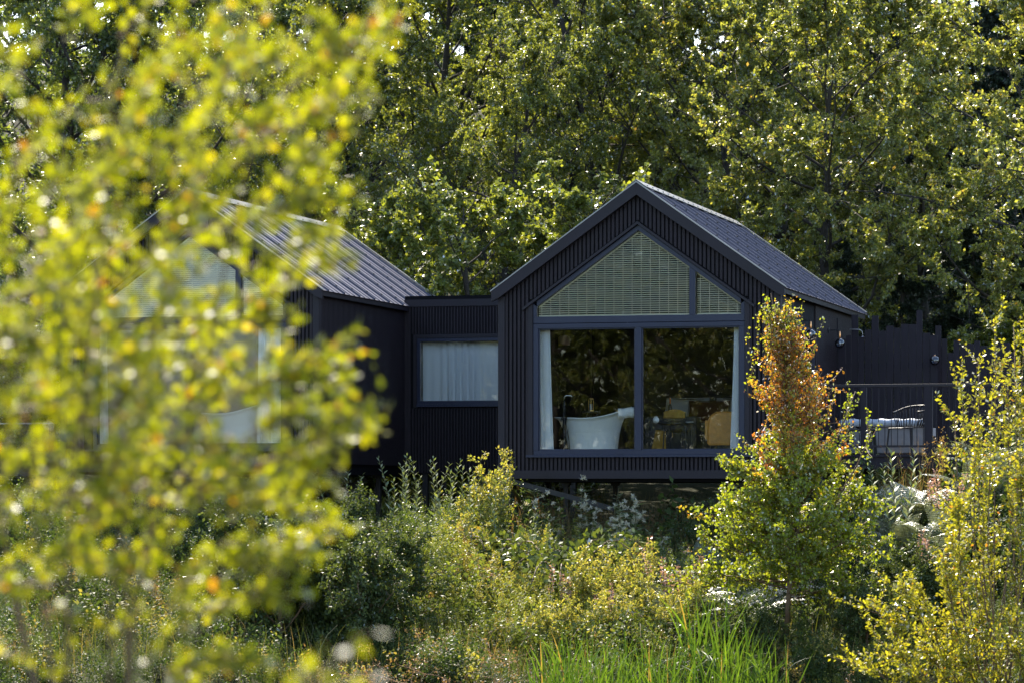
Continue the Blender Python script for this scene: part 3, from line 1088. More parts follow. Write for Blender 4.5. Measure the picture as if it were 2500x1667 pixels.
def build_table():
    y = 1.5
    x, z = w_on('R', 1654, 1032, y)
    t = cab_thing('round_table', 'small round black table on thin legs behind the right pane', 'table', 'R', x, y, ZFLOOR)
    h = z - ZFLOOR
    MB().lathe([(.30, h - .028), (.325, h - .018), (.325, h - .004), (.318, h)], 32).build('table_top', M['steel'], t)
    for a in range(4):
        q = a * 1.5708 + .75
        MB().tube([(.25 * math.cos(q), .25 * math.sin(q), h - .028), (.29 * math.cos(q), .29 * math.sin(q), 0)], .011, 8).build('leg', M['steel'], t)
    x2, _ = w_on('R', 1640, 1030, y)
    o = cab_thing('open_book', 'white open booklet lying on the round black table', 'book', 'R', x2, y - .05, z + .001, R(6))
    m = MB()
    P = [[(u * .20, v * .13, .012 + .016 * abs(math.sin(u * 3.0)) * 1) for u in np.linspace(-1, 1, 13)] for v in (-1, 1)]
    m.grid(P)
    m.grid([[(q[0], q[1], .001) for q in r] for r in P])
    m.build('pages', M['linen'], o)
    MB().box(-.205, .205, -.135, .135, 0, .001).build('cover', M['dark_cloth'], o)
    x3, _ = w_on('R', 1684, 1030, y)
    o = cab_thing('saucer', 'small white saucer at the right of the round black table', 'dish', 'R', x3, y - .02, z + .001)
    MB().lathe([(.03, 0), (.07, .016), (.072, .02), (.03, .006)], 20).build('dish', M['enamel'], o, smooth=True)
    MB().tube([(-.06, .01, .022), (.07, -.02, .03)], .004, 6).build('spoon', M['chrome'], o)
    x4, z4 = w_on('R', 1611, 1021, y + .35)
    o = cab_thing('globe_vase', 'round white vase at the left of the table, by the ochre throw', 'vase', 'R', x4, y + .05, z + .002)
    MB().lathe([(.02, 0), (.045, .02), (.055, .05), (.045, .085), (.025, .1), (.03, .112)], 20).build('body', M['enamel'], o, smooth=True)
    MB().tube([(0, 0, .108), (.005, .0, .13)], .01, 6).build('stopper', M['darkwood'], o)
build_table()

def build_dining_chair():
    y = 2.1
    x, z = w_on('R', 1640, 1030, y)
    t = cab_thing('dining_chair', 'dark chair with an ochre back standing behind the round table', 'chair', 'R', x, y, ZFLOOR)
    m = MB()
    P = []
    for v in np.linspace(0, 1, 6):
        P.append([(u * .19, .18 + .05 * (1 - u * u) + .04 * v, .66 + .15 * v - .05 * u * u * v) for u in np.linspace(-1, 1, 12)])
    m.grid(P)
    b = m.build('backrest', M['ochre'], t, smooth=True)
    b.modifiers.new('thick', 'SOLIDIFY').thickness = .035
    MB().box(-.23, .23, -.22, .18, .42, .47).build('seat', M['dark_cloth'], t, bevel=.02)
    for sx in (-1, 1):
        MB().tube([(sx * .2, -.19, .42), (sx * .22, -.21, 0)], .014, 7).build('leg', M['steel'], t)
        MB().tube([(sx * .19, .2, .75), (sx * .2, .16, .44), (sx * .22, .22, 0)], .014, 7).build('leg', M['steel'], t)
    # ochre throw hanging off a low bench end
    xb_, zb_ = w_on('R', 1617, 1048, 1.9)
    o = cab_thing('throw_blanket', 'ochre throw hanging down at the left of the round table', 'blanket', 'R', xb_, 1.86, ZFLOOR + .0)
    h = zb_ - ZFLOOR
    m = MB()
    P = []
    for i, v in enumerate(np.linspace(0, 1, 10)):
        P.append([(-.10 + u * (.17 + .12 * v) - .09 * v + .0, -.02 - .05 * v + .02 * math.sin(u * 9 + v * 2), h * (1 - v * .93) - .03 * u * (1 - v)) for u in np.linspace(0, 1, 24)])
    m.grid(P)
    b = m.build('cloth', M['ochre'], o, smooth=True)
    b.modifiers.new('thick', 'SOLIDIFY').thickness = .012
    m = MB()
    for j in range(22):
        q = P[-1][j + 1]
        m.tube([q, (q[0] - .004, q[1], q[2] - .035)], .004, 5)
    m.build('fringe', M['ochre'], o)
    r = cab_thing('blanket_stand', 'low dark stand carrying the ochre throw', 'stand', 'R', xb_, 1.9, ZFLOOR)
    MB().bar((-.13, 0, h - .012), (.1, 0, h - .03), .03, .03).build('rail', M['darkwood'], r)
    for sx in (-.12, .09):
        MB().box(sx - .012, sx + .012, -.012, .012, 0, h - .04).build('leg', M['darkwood'], r)
build_dining_chair()

def build_bottle():
    y = 3.3
    x, z = w_on('R', 1636, 1016, y)
    cpd = cab_thing('low_cupboard', 'low black cupboard along the room behind the right pane', 'cupboard', 'R', x + .05, y, ZFLOOR)
    h = z - ZFLOOR
    MB().box(-.45, .45, -.2, .2, .08, h - .002).build('carcass', M['steel'], cpd, bevel=.006)
    for sx in (-1, 1):
        d = MB().box(sx * .225 - .215, sx * .225 + .215, -.214, -.201, .1, h - .03).build('door', M['darkwood'], cpd)
        MB().tube([(sx * .04, -.225, h * .5), (sx * .04, -.225, h * .62)], .006, 6).build('handle', M['brass'], d)
        MB().box(sx * .4 - .02, sx * .4 + .02, -.15, .15, 0, .0795).build('foot', M['steel'], cpd)
    t = cab_thing('bottle', 'slim bottle with a bright amber neck standing in the dark room', 'bottle', 'R', x, y, z)
    MB().lathe([(.032, 0), (.036, .01), (.036, .16), (.03, .19), (.014, .22)], 16).build('body', M['darkwood'], t, smooth=True)
    MB().lathe([(.014, .2205), (.013, .30), (.016, .305), (.016, .32)], 12).build('neck', M['amber'], t, smooth=True)
build_bottle()

def build_tan_chair():
    y = .95
    xl, z1 = w_on('R', 1729, 1005, y)
    xr, _ = w_on('R', 1815, 1005, y)
    _, z0 = w_on('R', 1729, 1085, y)
    t = cab_thing('leather_chair', 'tan leather armchair seen from behind at the right of the clear window', 'armchair', 'R', (xl + xr) / 2, y, ZFLOOR)
    w, a, b = (xr - xl) / 2, z0 - ZFLOOR, z1 - ZFLOOR
    poly = [(-w + .03, a), (w - .03, a), (w, a + .03)]
    r = .19
    for k in range(9):
        q = k / 8 * math.pi / 2
        poly.append((w - r + r * math.cos(q) - .01, b - r + r * math.sin(q)))
    for k in range(9):
        q = math.pi / 2 + k / 8 * math.pi / 2
        poly.append((-w + r + r * math.cos(q) + .01, b - r + r * math.sin(q)))
    poly.append((-w, a + .03))
    MB().prism(poly, -.05, .05).build('backrest', M['tan'], t, bevel=.02, smooth=False)
    m = MB()
    m.tube([(p[0] * 1.0, -.052, p[1]) for p in poly] + [(poly[0][0], -.052, poly[0][1])], .008, 6)
    m.build('piping', M['tan'], t)
    MB().box(-w + .03, w - .03, .06, .55, .30, .43).build('seat', M['tan'], t, bevel=.03)
    for s in (-1, 1):
        MB().box(*sorted((s * w, s * (w + .06))), .0, .5, .28, .60).build('arm', M['tan'], t, bevel=.02)
        for yy in (.03, .5):
            MB().tube([(s * (w - .05), yy, .30), (s * (w - .03), yy, 0)], .016, 8).build('leg', M['steel'], t)
build_tan_chair()

# ------------------------------------------------------------------ deck to the right of the clear cabin
DX0, DX1 = W_ + .05, 8.2
ZD = ZFLOOR
def build_deck():
    t = empty('timber_deck', 'raised black timber deck running out from the clear cabin behind the birch', 'deck', c2w('R', 0, 0, 0), -TH)
    m = MB()
    y = .35
    while y < 5.9:
        m.box(DX0, DX1, y, y + .135, ZD - .03, ZD)
        y += .142
    m.build('deck_boards', M['floorwood'], t)
    _, zf = w_on('R', 2200, 1143, .3)
    MB().box(DX0 - .05, DX1, .28, .345, zf, ZD + .012).build('fascia', M['fence'], t)
    MB().box(DX0 - .05, DX1, .24, .279, ZD - .02, ZD + .015).build('edge_board', M['fence'], t)
    for x in (2.9, 4.8, 6.7):
        for yy in (.5, 2.9, 5.4):
            p = c2w('R', x, yy)
            MB().box(x - .06, x + .06, yy - .06, yy + .06, float(ground_z(p.x, p.y)) - .2, ZD - .031).build('post', M['steel'], t)
    for yy in (.7, 1.6, 2.6, 3.8, 5.0):
        MB().box(DX0, DX1, yy, yy + .06, ZD - .2, ZD - .0305).build('joist', M['fence'], t)
build_deck()

def build_railing():
    t = empty('deck_railing', 'black metal railing with thin balusters along the front of the deck', 'railing', c2w('R', 0, 0, 0), -TH)
    yr = .42
    _, zr1 = w_on('R', 2150, 937, yr)
    _, zr0 = w_on('R', 2150, 1086, yr)
    MB().box(DX0, DX1, yr - .035, yr + .035, zr1 - .045, zr1).build('top_rail', M['barge'], t, bevel=.004)
    MB().box(DX0, DX1, yr - .02, yr + .02, zr0 - .035, zr0).build('bottom_rail', M['barge'], t)
    for px in (1925, 2109, 2267, 2440):
        x, _ = w_on('R', px, 1000, yr)
        w = .047 if px != 2267 else .065
        MB().box(x - w, x + w, yr - .045, yr + .045, ZD + .003, zr1 - .0455).build('post', M['fence'], t)
    x = DX0 + .06
    m = None
    while x < w_on('R', 2440, 1000, yr)[0]:
        MB().box(x - .0055, x + .0055, yr - .0055, yr + .0055, zr0, zr1 - .0455).build('baluster', M['fence'], t)
        x += .103
build_railing()

def build_fence(name_label, y, px0, px1, tops, pitch, seed):
    rng = random.Random(seed)
    t = empty('board_fence', name_label, 'fence', c2w('R', 0, 0, 0), -TH)
    x0, _ = w_on('R', px0, 900, y)
    x1, _ = w_on('R', px1, 900, y)
    m = MB()
    x = x0
    i = 0
    n = max(1, int((x1 - x0) / pitch))
    while x < x1 - .02:
        w = pitch * rng.uniform(.78, 1.12)
        py = np.interp((x - x0) / (x1 - x0) * (len(tops) - 1), range(len(tops)), tops)
        if i % 3 == 0:
            py -= rng.uniform(5, 44)
        else:
            py += rng.uniform(-12, 24)
        _, zt = w_on('R', px0, py, y)
        d = rng.choice((0, .018, .009))
        m.box(x, x + w - .006, y - .02 - d, y + .004 - d, ZD - .05, zt)
        x += w
        i += 1
    m.build('boards', M['fence'], t)
    m = MB()
    for z in (ZD + .3, ZD + 1.6):
        m.box(x0, x1, y + .006, y + .05, z, z + .09)
    m.build('rail', M['fence'], t)
    xx = x0 + .1
    while xx < x1:
        MB().box(xx - .05, xx + .05, y + .052, y + .15, ZD - .4, ZD + 2.0).build('post', M['fence'], t)
        xx += 1.8
    return t
build_fence('tall black fence of uneven vertical boards behind the deck, next to the cabin', 5.6, 2030, 2288, [812, 815, 800, 790, 815, 800, 805, 812], .125, 5)
build_fence('lower black fence of uneven boards at the far end of the deck', 5.9, 2284, 2480, [838, 836, 842, 850], .125, 8)

def wall_lamp(label, px, py, yloc, arm=.17):
    x, z = w_on('R', px, py, yloc)
    t = cab_thing('wall_lamp', label, 'lamp', 'R', W_ + .025, yloc, z, 0, 'globe lamps on the deck walls')
    return t, x, z
def build_lamps():
    for label, px, pyg, pyarm in (('smoky globe lamp on the cabin side wall, half behind the birch tips', 1979, 817, 782),
                                   ('smoky globe lamp hanging clear of the cabin side wall, against the fence', 2050, 838, 806)):
        # find the wall depth that puts the globe in line with the pixel, arm .16 m out
        lo, hi = .2, 7.5
        arm = .20
        for _ in range(40):
            mid = (lo + hi) / 2
            xx, _z = w_on('R', px, pyg, mid)
            if xx > W_ + .025 + arm:
                lo = mid
            else:
                hi = mid
        y = mid
        _, zg = w_on('R', px, pyg, y)
        _, za = w_on('R', px, pyarm, y)
        t = cab_thing('wall_lamp', label, 'lamp', 'R', W_ + .025, y, zg, 0, 'globe lamps on the deck walls')
        h = za - zg
        MB().lathe([(.05, 0), (.05, .012), (.02, .016)], 18).build('back_plate', M['steel'], t).rotation_euler = (0, R(90), 0)
        t.children[0].location = (0, 0, h)
        MB().tube([(.01, 0, h), (arm - .01, 0, h + .0), (arm, 0, h - .01), (arm, 0, h - .03)], .008, 8).build('arm', M['steel'], t)
        MB().lathe([(.014, h - .14), (.02, h - .12), (.016, h - .03), (.010, h - .02)], 14, (arm, 0, 0)).build('lamp_holder', M['copper'], t, smooth=True)
        rr = .085
        prof = [(rr * math.sin(a) + .001, rr * math.cos(a) * -1) for a in np.linspace(.02, math.pi - .25, 16)]
        MB().lathe(prof, 24, (arm, 0, 0)).build('globe', M['globe'], t, smooth=True)
        MB().lathe([(.004, -.045), (.02, -.025), (.024, 0), (.012, .04)], 12, (arm, 0, 0)).build('bulb', M['enamel'], t, smooth=True)
    x, z = w_on('R', 2284, 880, 5.5)
    t = cab_thing('wall_lamp', 'smoky globe lamp fixed to the far end of the tall fence', 'lamp', 'R', x, 5.5, z, 0, 'globe lamps on the deck walls')
    MB().tube([(0, .03, .1), (0, -.08, .12), (0, -.1, .09)], .008, 8).build('arm', M['steel'], t)
    prof = [(.085 * math.sin(a) + .001, -.085 * math.cos(a)) for a in np.linspace(.02, math.pi - .25, 16)]
    MB().lathe(prof, 24, (0, -.1, 0)).build('globe', M['globe'], t, smooth=True)
    MB().lathe([(.016, .06), (.02, .08), (.012, .1)], 12, (0, -.1, 0)).build('lamp_holder', M['copper'], t)
    # bent pale pipe over the fence
    xa, za = w_on('R', 2074, 804, 5.45)
    xb, _ = w_on('R', 2106, 806, 5.45)
    t = cab_thing('shower_pipe', 'pale bent pipe reaching over the boards beside the globe lamp', 'pipe', 'R', xa, 5.45, za)
    w = xb - xa
    MB().tube([(0, 0, 0), (w * .75, 0, -.01), (w * .93, 0, -.03), (w, 0, -.075), (w, 0, -.13)], .009, 8).build('pipe', M['trim'], t, smooth=True)
    MB().lathe([(.03, 0), (.035, .01), (.015, .03)], 12, (w, 0, -.15)).build('rose', M['chrome'], t)
build_lamps()

def build_bench():
    y = 2.15
    xl, zt = w_on('R', 2050, 1021, y)
    xr, _ = w_on('R', 2276, 1021, y)
    t = cab_thing('outdoor_sofa', 'low outdoor sofa with a pale grey cushion behind the railing', 'sofa', 'R', (xl + xr) / 2, y, ZD)
    w = (xr - xl) / 2
    h = zt - ZD
    m = MB()
    n = 30
    P = []
    for i in range(n + 1):
        u = i / n * 2 - 1
        row = []
        for j in range(9):
            a = j / 8 * 2 * math.pi
            rr = .065 + .008 * math.sin(u * 20 + a * 2) + .006 * math.sin(u * 47)
            e = 1 - max(0, abs(u) - .95) * 8
            row.append((u * w, -.02 + rr * 1.4 * e * math.cos(a), h - .08 + rr * 1.1 * e * math.sin(a)))
        P.append(row)
    m.grid(P)
    m.build('cushion', M['cushion'], t, smooth=True)
    MB().box(-w, w, -.02, .10, .06, h - .13).build('seat_front', M['grey_panel'], t, bevel=.01)
    MB().box(-w + .02, w - .02, -.015, .6, h - .29, h - .155).build('base', M['grey_panel'], t)
    for sx in (-1, 1):
        MB().box(sx * (w - .08) - .03, sx * (w - .08) + .03, 0.0, .06, 0, .0595).build('leg', M['steel'], t)
    # low black table in front
    y = 1.3
    xl, zt = w_on('R', 2052, 1047, y)
    xr, _ = w_on('R', 2143, 1047, y)
    t = cab_thing('coffee_table', 'low black outdoor table in front of the sofa, beside the slatted chair', 'table', 'R', (xl + xr) / 2, y, ZD)
    w, h = (xr - xl) / 2, zt - ZD
    MB().box(-w, w, -.25, .25, h - .03, h).build('table_top', M['steel'], t, bevel=.005)
    for sx in (-1, 1):
        for sy in (-1, 1):
            MB().bar((sx * (w - .1), sy * .2, h - .03), (sx * (w - .06), sy * .22, 0), .05, .05).build('leg', M['steel'], t)
    b = cab_thing('small_bowl', 'small dark bowl on the low black outdoor table', 'bowl', 'R', (xl + xr) / 2 + .02, y, ZD + h + .001)
    MB().lathe([(.04, 0), (.07, .02), (.085, .045), (.08, .048), (.06, .02)], 18).build('dish', M['steel'], b, smooth=True)
    MB().lathe([(.03, 0), (.03, .004), (.01, .005)], 12).build('foot', M['steel'], b)
build_bench()

def build_deck_chair():
    y = 1.25
    xl, zl = w_on('R', 2180, 1006, y)
    xr, zh = w_on('R', 2262, 988, y)
    t = cab_thing('slatted_chair', 'black slatted tub chair on the deck, its curved top rail shining', 'chair', 'R', (xl + xr) / 2 + .02, y, ZD, R(-38))
    w = .33
    zs = w_on('R', 2230, 1043, y)[1] - ZD
    hb = zh - ZD + .0
    ha = zl - ZD
    # plan: horseshoe; top rail rises to the back
    pts = []
    for k in range(25):
        a = R(-30 + 240 * k / 24)
        u = (math.sin(a) + .5) / 1.5
        u = min(1, max(0, u))
        s = u * u * (3 - 2 * u)
        pts.append((w * math.cos(a), .3 * math.sin(a) + .02, ha + (hb - ha) * s))
    MB().tube(pts, .016, 8).build('top_rail', M['steel'], t, smooth=True)
    m = MB()
    for p in pts[1:-1]:
        x, yy, z = p
        q = (x * .8, yy * .8 - .02, zs + .02)
        m.tube([p, (x * .97, yy * .97, (z * .55 + zs * .45)), (x * .86, yy * .86 - .01, zs + .08), q], .0085, 6)
    m.build('backrest', M['steel'], t, smooth=True)
    m = MB()
    for k in range(12):
        x = -.26 + .52 * k / 11
        d = math.sqrt(max(0, .27 ** 2 - x * x))
        m.tube([(x, -.24, zs - .005), (x, -.15, zs), (x, d * .9 - .02, zs + .01)], .009, 6)
    m.tube([(-.27, -.24, zs - .012), (.27, -.24, zs - .012)], .012, 8)
    m.build('seat', M['steel'], t, smooth=True)
    for sx in (-1, 1):
        MB().tube([(sx * .27, -.23, zs - .01), (sx * .30, -.27, 0)], .015, 8).build('leg', M['steel'], t)
        MB().tube([(sx * .22, .2, zs), (sx * .27, .28, 0)], .015, 8).build('leg', M['steel'], t)
build_deck_chair()

# deck of the half-hidden cabin, glimpsed at the left edge
def build_left_deck():
    t = empty('side_deck', 'raised deck with a thin bright rail at the left of the half-hidden cabin', 'deck', c2w('L', 0, 0, 0), -TH)
    x0, x1 = -6.0, -W_ - .05
    MB().box(x0, x1, .35, 3.0, ZD - .03, ZD).build('deck_boards', M['floorwood'], t)
    MB().box(x0, x1, .28, .345, .15, ZD + .01).build('fascia', M['fence'], t)
    xx, z1 = w_on('L', 100, 1031, .42)
    MB().box(x0, x1 - .3, .40, .44, z1 - .02, z1).build('top_rail', M['trim'], t)
    for x in (x1 - .32, -4.2, -5.4):
        p = c2w('L', x, .4)
        MB().box(x - .05, x + .05, .36, .46, float(ground_z(p.x, p.y)) - .3, z1 - .021).build('post', M['steel'], t)
build_left_deck()
# ------------------------------------------------------------------ trees
UP = np.array([0, 0, 1.0])

def unit_rand(rng, n):
    return nrmv(rng.normal(size=(n, 3)))

def make_tree(seed, H=10.0, cb=.12, R0=3.2, n_limb=26, n_sub=9, n_twig=7, n_leaf=24, L=.075, W=.045, r0=.16, rise=.55,
              droop=.2, shape='round', spread=.55, flat=.55, clump=1.0, trunk_to=.9, lean=(0, 0), tint=(.45, .22), void=.0, vs=1.0):
    """returns (MB of trunk and limbs, leaf verts, leaf faces, tint)"""
    rng = np.random.default_rng(seed)
    wood = MB()
    K = 9
    ts = np.linspace(0, 1, K)
    tp = np.stack([np.cumsum(rng.normal(0, .012, K)) * H + lean[0] * ts ** 1.4, np.cumsum(rng.normal(0, .012, K)) * H + lean[1] * ts ** 1.4, ts * H * trunk_to], 1)
    tp[0, :2] = 0
    rad = r0 * (1 - ts) ** .75 + .012
    rad[0] *= 1.35
    wood.tube([tuple(p) for p in tp], list(rad), 8)
    S, D, LN = [], [], []
    for i in range(n_limb):
        t = cb + (1 - cb) * ((i + rng.uniform(0, .9)) / n_limb) ** .9
        base = np.array([np.interp(t, ts, tp[:, k]) for k in range(3)])
        if shape == 'round':
            pr = math.sqrt(max(.03, 1 - ((t - .42) / .62) ** 2))
        elif shape == 'cone':
            pr = max(.06, (1 - t) ** .8 * 1.08)
        else:
            pr = max(.12, 1 - abs(t - .35) * .9)
        az = i * 2.39996 + rng.uniform(-.5, .5)
        ln = R0 * pr * rng.uniform(.7, 1.12)
        el = rise * (.35 + .9 * t) + rng.uniform(-.15, .2)
        d = np.array([math.cos(az) * math.cos(el), math.sin(az) * math.cos(el), math.sin(el)])
        P = [base]
        q = base.copy()
        dd = d.copy()
        st = 6
        for k in range(st):
            dd = nrmv(dd + rng.normal(0, .13, 3) + np.array([0, 0, .05 - droop * .16 * k / st]))
            q = q + dd * ln / st
            P.append(q.copy())
        P = np.array(P)
        lr = max(.010, np.interp(t, ts, rad) * .42)
        wood.tube([tuple(p) for p in P], [lr * (1 - k / (st + .6)) ** .9 + .004 for k in range(st + 1)], 5, caps=False)
        for j in range(n_sub):
            u = .18 + .82 * (j + rng.uniform(0, 1)) / n_sub
            s = np.array([np.interp(u, np.linspace(0, 1, st + 1), P[:, k]) for k in range(3)])
            k0 = min(st - 1, int(u * st))
            ld = nrmv(P[k0 + 1] - P[k0])
            sd = nrmv(ld * .55 + rng.normal(0, 1, 3) * spread + np.array([0, 0, .15]))
            sl_ = ln * .42 * (1.15 - .6 * u) * rng.uniform(.6, 1.2)
            e1 = s + sd * sl_ * .5
            e2 = s + sd * sl_ + np.array([0, 0, -droop * sl_ * .35])
            wood.tube([tuple(s), tuple(e1), tuple(e2)], [lr * .34 + .003, lr * .2 + .002, .003], 3, caps=False)
            S.append(s)
            D.append(e2 - s)
            LN.append(sl_)
    S, D, LN = np.array(S), np.array(D), np.array(LN)
    n = len(S)
    # twigs
    u = rng.uniform(.12, 1.0, (n, n_twig))
    ts_ = S[:, None] + D[:, None] * u[..., None]
    td = nrmv(nrmv(D)[:, None] * .55 + rng.normal(0, .75, (n, n_twig, 3)) + np.array([0, 0, .12 - droop * .8]))
    tl = LN[:, None] * rng.uniform(.18, .42, (n, n_twig)) * clump + .08
    ts_, td, tl = ts_.reshape(-1, 3), td.reshape(-1, 3), tl.reshape(-1)
    tb = rng.normal(0, 1, len(ts_))
    # leaves along the twigs
    m = len(ts_)
    v = rng.uniform(.1, 1.05, (m, n_leaf))
    pos = ts_[:, None] + td[:, None] * (tl[:, None] * v)[..., None] + rng.normal(0, .028, (m, n_leaf, 3))
    pos[..., 2] -= droop * (v * tl[:, None]) ** 2 * .6
    ax = nrmv(td[:, None] * .5 + rng.normal(0, .7, (m, n_leaf, 3)) + np.array([0, 0, -.15 - droop * .6]))
    nr = UP * flat + rng.normal(0, .6, (m, n_leaf, 3))
    pos, ax, nr = pos.reshape(-1, 3), ax.reshape(-1, 3), nr.reshape(-1, 3)
    tbr = np.repeat(tb, n_leaf)
    if void:                            # foliage gathers in masses with gaps between them
        q = pos * (2.6 / vs)
        ns = np.sin(q[:, 0] + 1.3 * np.sin(q[:, 2] * .8)) + np.sin(q[:, 1] * 1.1 + 1.1 * np.sin(q[:, 0] * .7)) + np.sin(q[:, 2] * 1.25 + 1.2 * np.sin(q[:, 1] * .9))
        keep = ns + rng.normal(0, .45, len(pos)) > -1.9 + void * 2.2
        pos, ax, nr, tbr = pos[keep], ax[keep], nr[keep], tbr[keep]
    N = len(pos)
    sc = rng.uniform(.5, 1.35, N)
    V, Fq = leaves_geo(pos, ax, nr, L * sc, W * sc)
    tn = np.clip(tint[0] + tbr * tint[1] * .5 + rng.normal(0, tint[1], N), 0, 1)
    return wood, V, Fq, tn

def tree_obj(name, label, cat, geo, bark, leaf, loc, rotz=0, group=None, crown='crown', trunk='trunk'):
    wood, V, Fq, tn = geo
    t = empty(name, label, cat, loc, rotz, group)
    wood.build(trunk, bark, t, smooth=True, recalc=False)
    raw_mesh(crown, V, Fq, leaf, tn, t)
    return t

def gpos(px, Y, dz=-.05):
    x = (px - CX) / F * Y
    return (x, Y, float(ground_z(x, Y)) + dz)

PROTO = {}
def proto(kind):
    """geometry of each kind of tree, built once"""
    if kind in PROTO:
        return PROTO[kind]
    if kind == 'fine':
        g = make_tree(21, H=13, cb=.10, R0=4.6, n_limb=30, n_sub=10, n_twig=8, n_leaf=66, L=.072, W=.05, void=.55, vs=1.1, r0=.20, droop=.75, rise=.75, flat=.35, tint=(.42, .2))
        PROTO[kind] = (g, M['bark_dark'], M['leaf_birch'])
    elif kind == 'oak':
        g = make_tree(33, H=12, cb=.20, R0=5.0, n_limb=26, n_sub=10, n_twig=8, n_leaf=84, L=.085, W=.056, void=.7, vs=1.25, r0=.14, droop=.12, rise=.6, flat=.7, clump=.8, tint=(.45, .24))
        PROTO[kind] = (g, M['bark_dark'], M['leaf_oak'])
    elif kind == 'maple':
        g = make_tree(47, H=7.2, cb=.06, R0=2.9, n_limb=24, n_sub=8, n_twig=7, n_leaf=48, L=.10, W=.076, void=.6, vs=.9, r0=.10, droop=.12, rise=.55, flat=1.0, clump=.8, tint=(.45, .22))
        PROTO[kind] = (g, M['bark_dark'], M['leaf_maple'])
    elif kind == 'ash':
        g = make_tree(58, H=15, cb=.10, R0=5.0, n_limb=30, n_sub=9, n_twig=8, n_leaf=62, L=.095, W=.058, void=.6, vs=1.3, r0=.2, droop=.35, rise=.7, flat=.5, tint=(.4, .25))
        PROTO[kind] = (g, M['bark_dark'], M['leaf_ash'])
    elif kind == 'dark':
        g = make_tree(64, H=14, cb=.05, R0=3.6, n_limb=44, n_sub=9, n_twig=8, n_leaf=30, L=.13, W=.05, r0=.25, droop=.5, rise=.15, shape='cone', flat=.6, tint=(.5, .25))
        PROTO[kind] = (g, M['bark_dark'], M['leaf_dark'])
    elif kind == 'bush':
        g = make_tree(71, H=3.4, cb=.03, R0=2.0, n_limb=22, n_sub=8, n_twig=7, n_leaf=34, L=.09, W=.06, r0=.06, droop=.2, rise=.7, flat=.7, tint=(.4, .25))
        PROTO[kind] = (g, M['bark_dark'], M['leaf_maple'])
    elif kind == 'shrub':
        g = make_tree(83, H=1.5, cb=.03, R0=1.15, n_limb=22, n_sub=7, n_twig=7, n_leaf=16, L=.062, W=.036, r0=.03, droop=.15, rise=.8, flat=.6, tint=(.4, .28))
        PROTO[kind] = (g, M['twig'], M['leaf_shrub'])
    return PROTO[kind]

FIRST = {}
def tree(kind, name, label, px, Y, sc=1.0, rot=0.0, group='trees of the wood behind the cabins', loc=None, dz=-.05):
    p = loc or gpos(px, Y, dz)
    if kind not in FIRST:
        g, b, l = proto(kind)
        o = tree_obj(name, label, 'tree', g, b, l, p, rot, group)
        o.scale = (sc,) * 3 if not hasattr(sc, '__len__') else sc
        FIRST[kind] = o
        return o
    o = dup(FIRST[kind], p, rot, sc, label, group)
    o.name = name
    return o

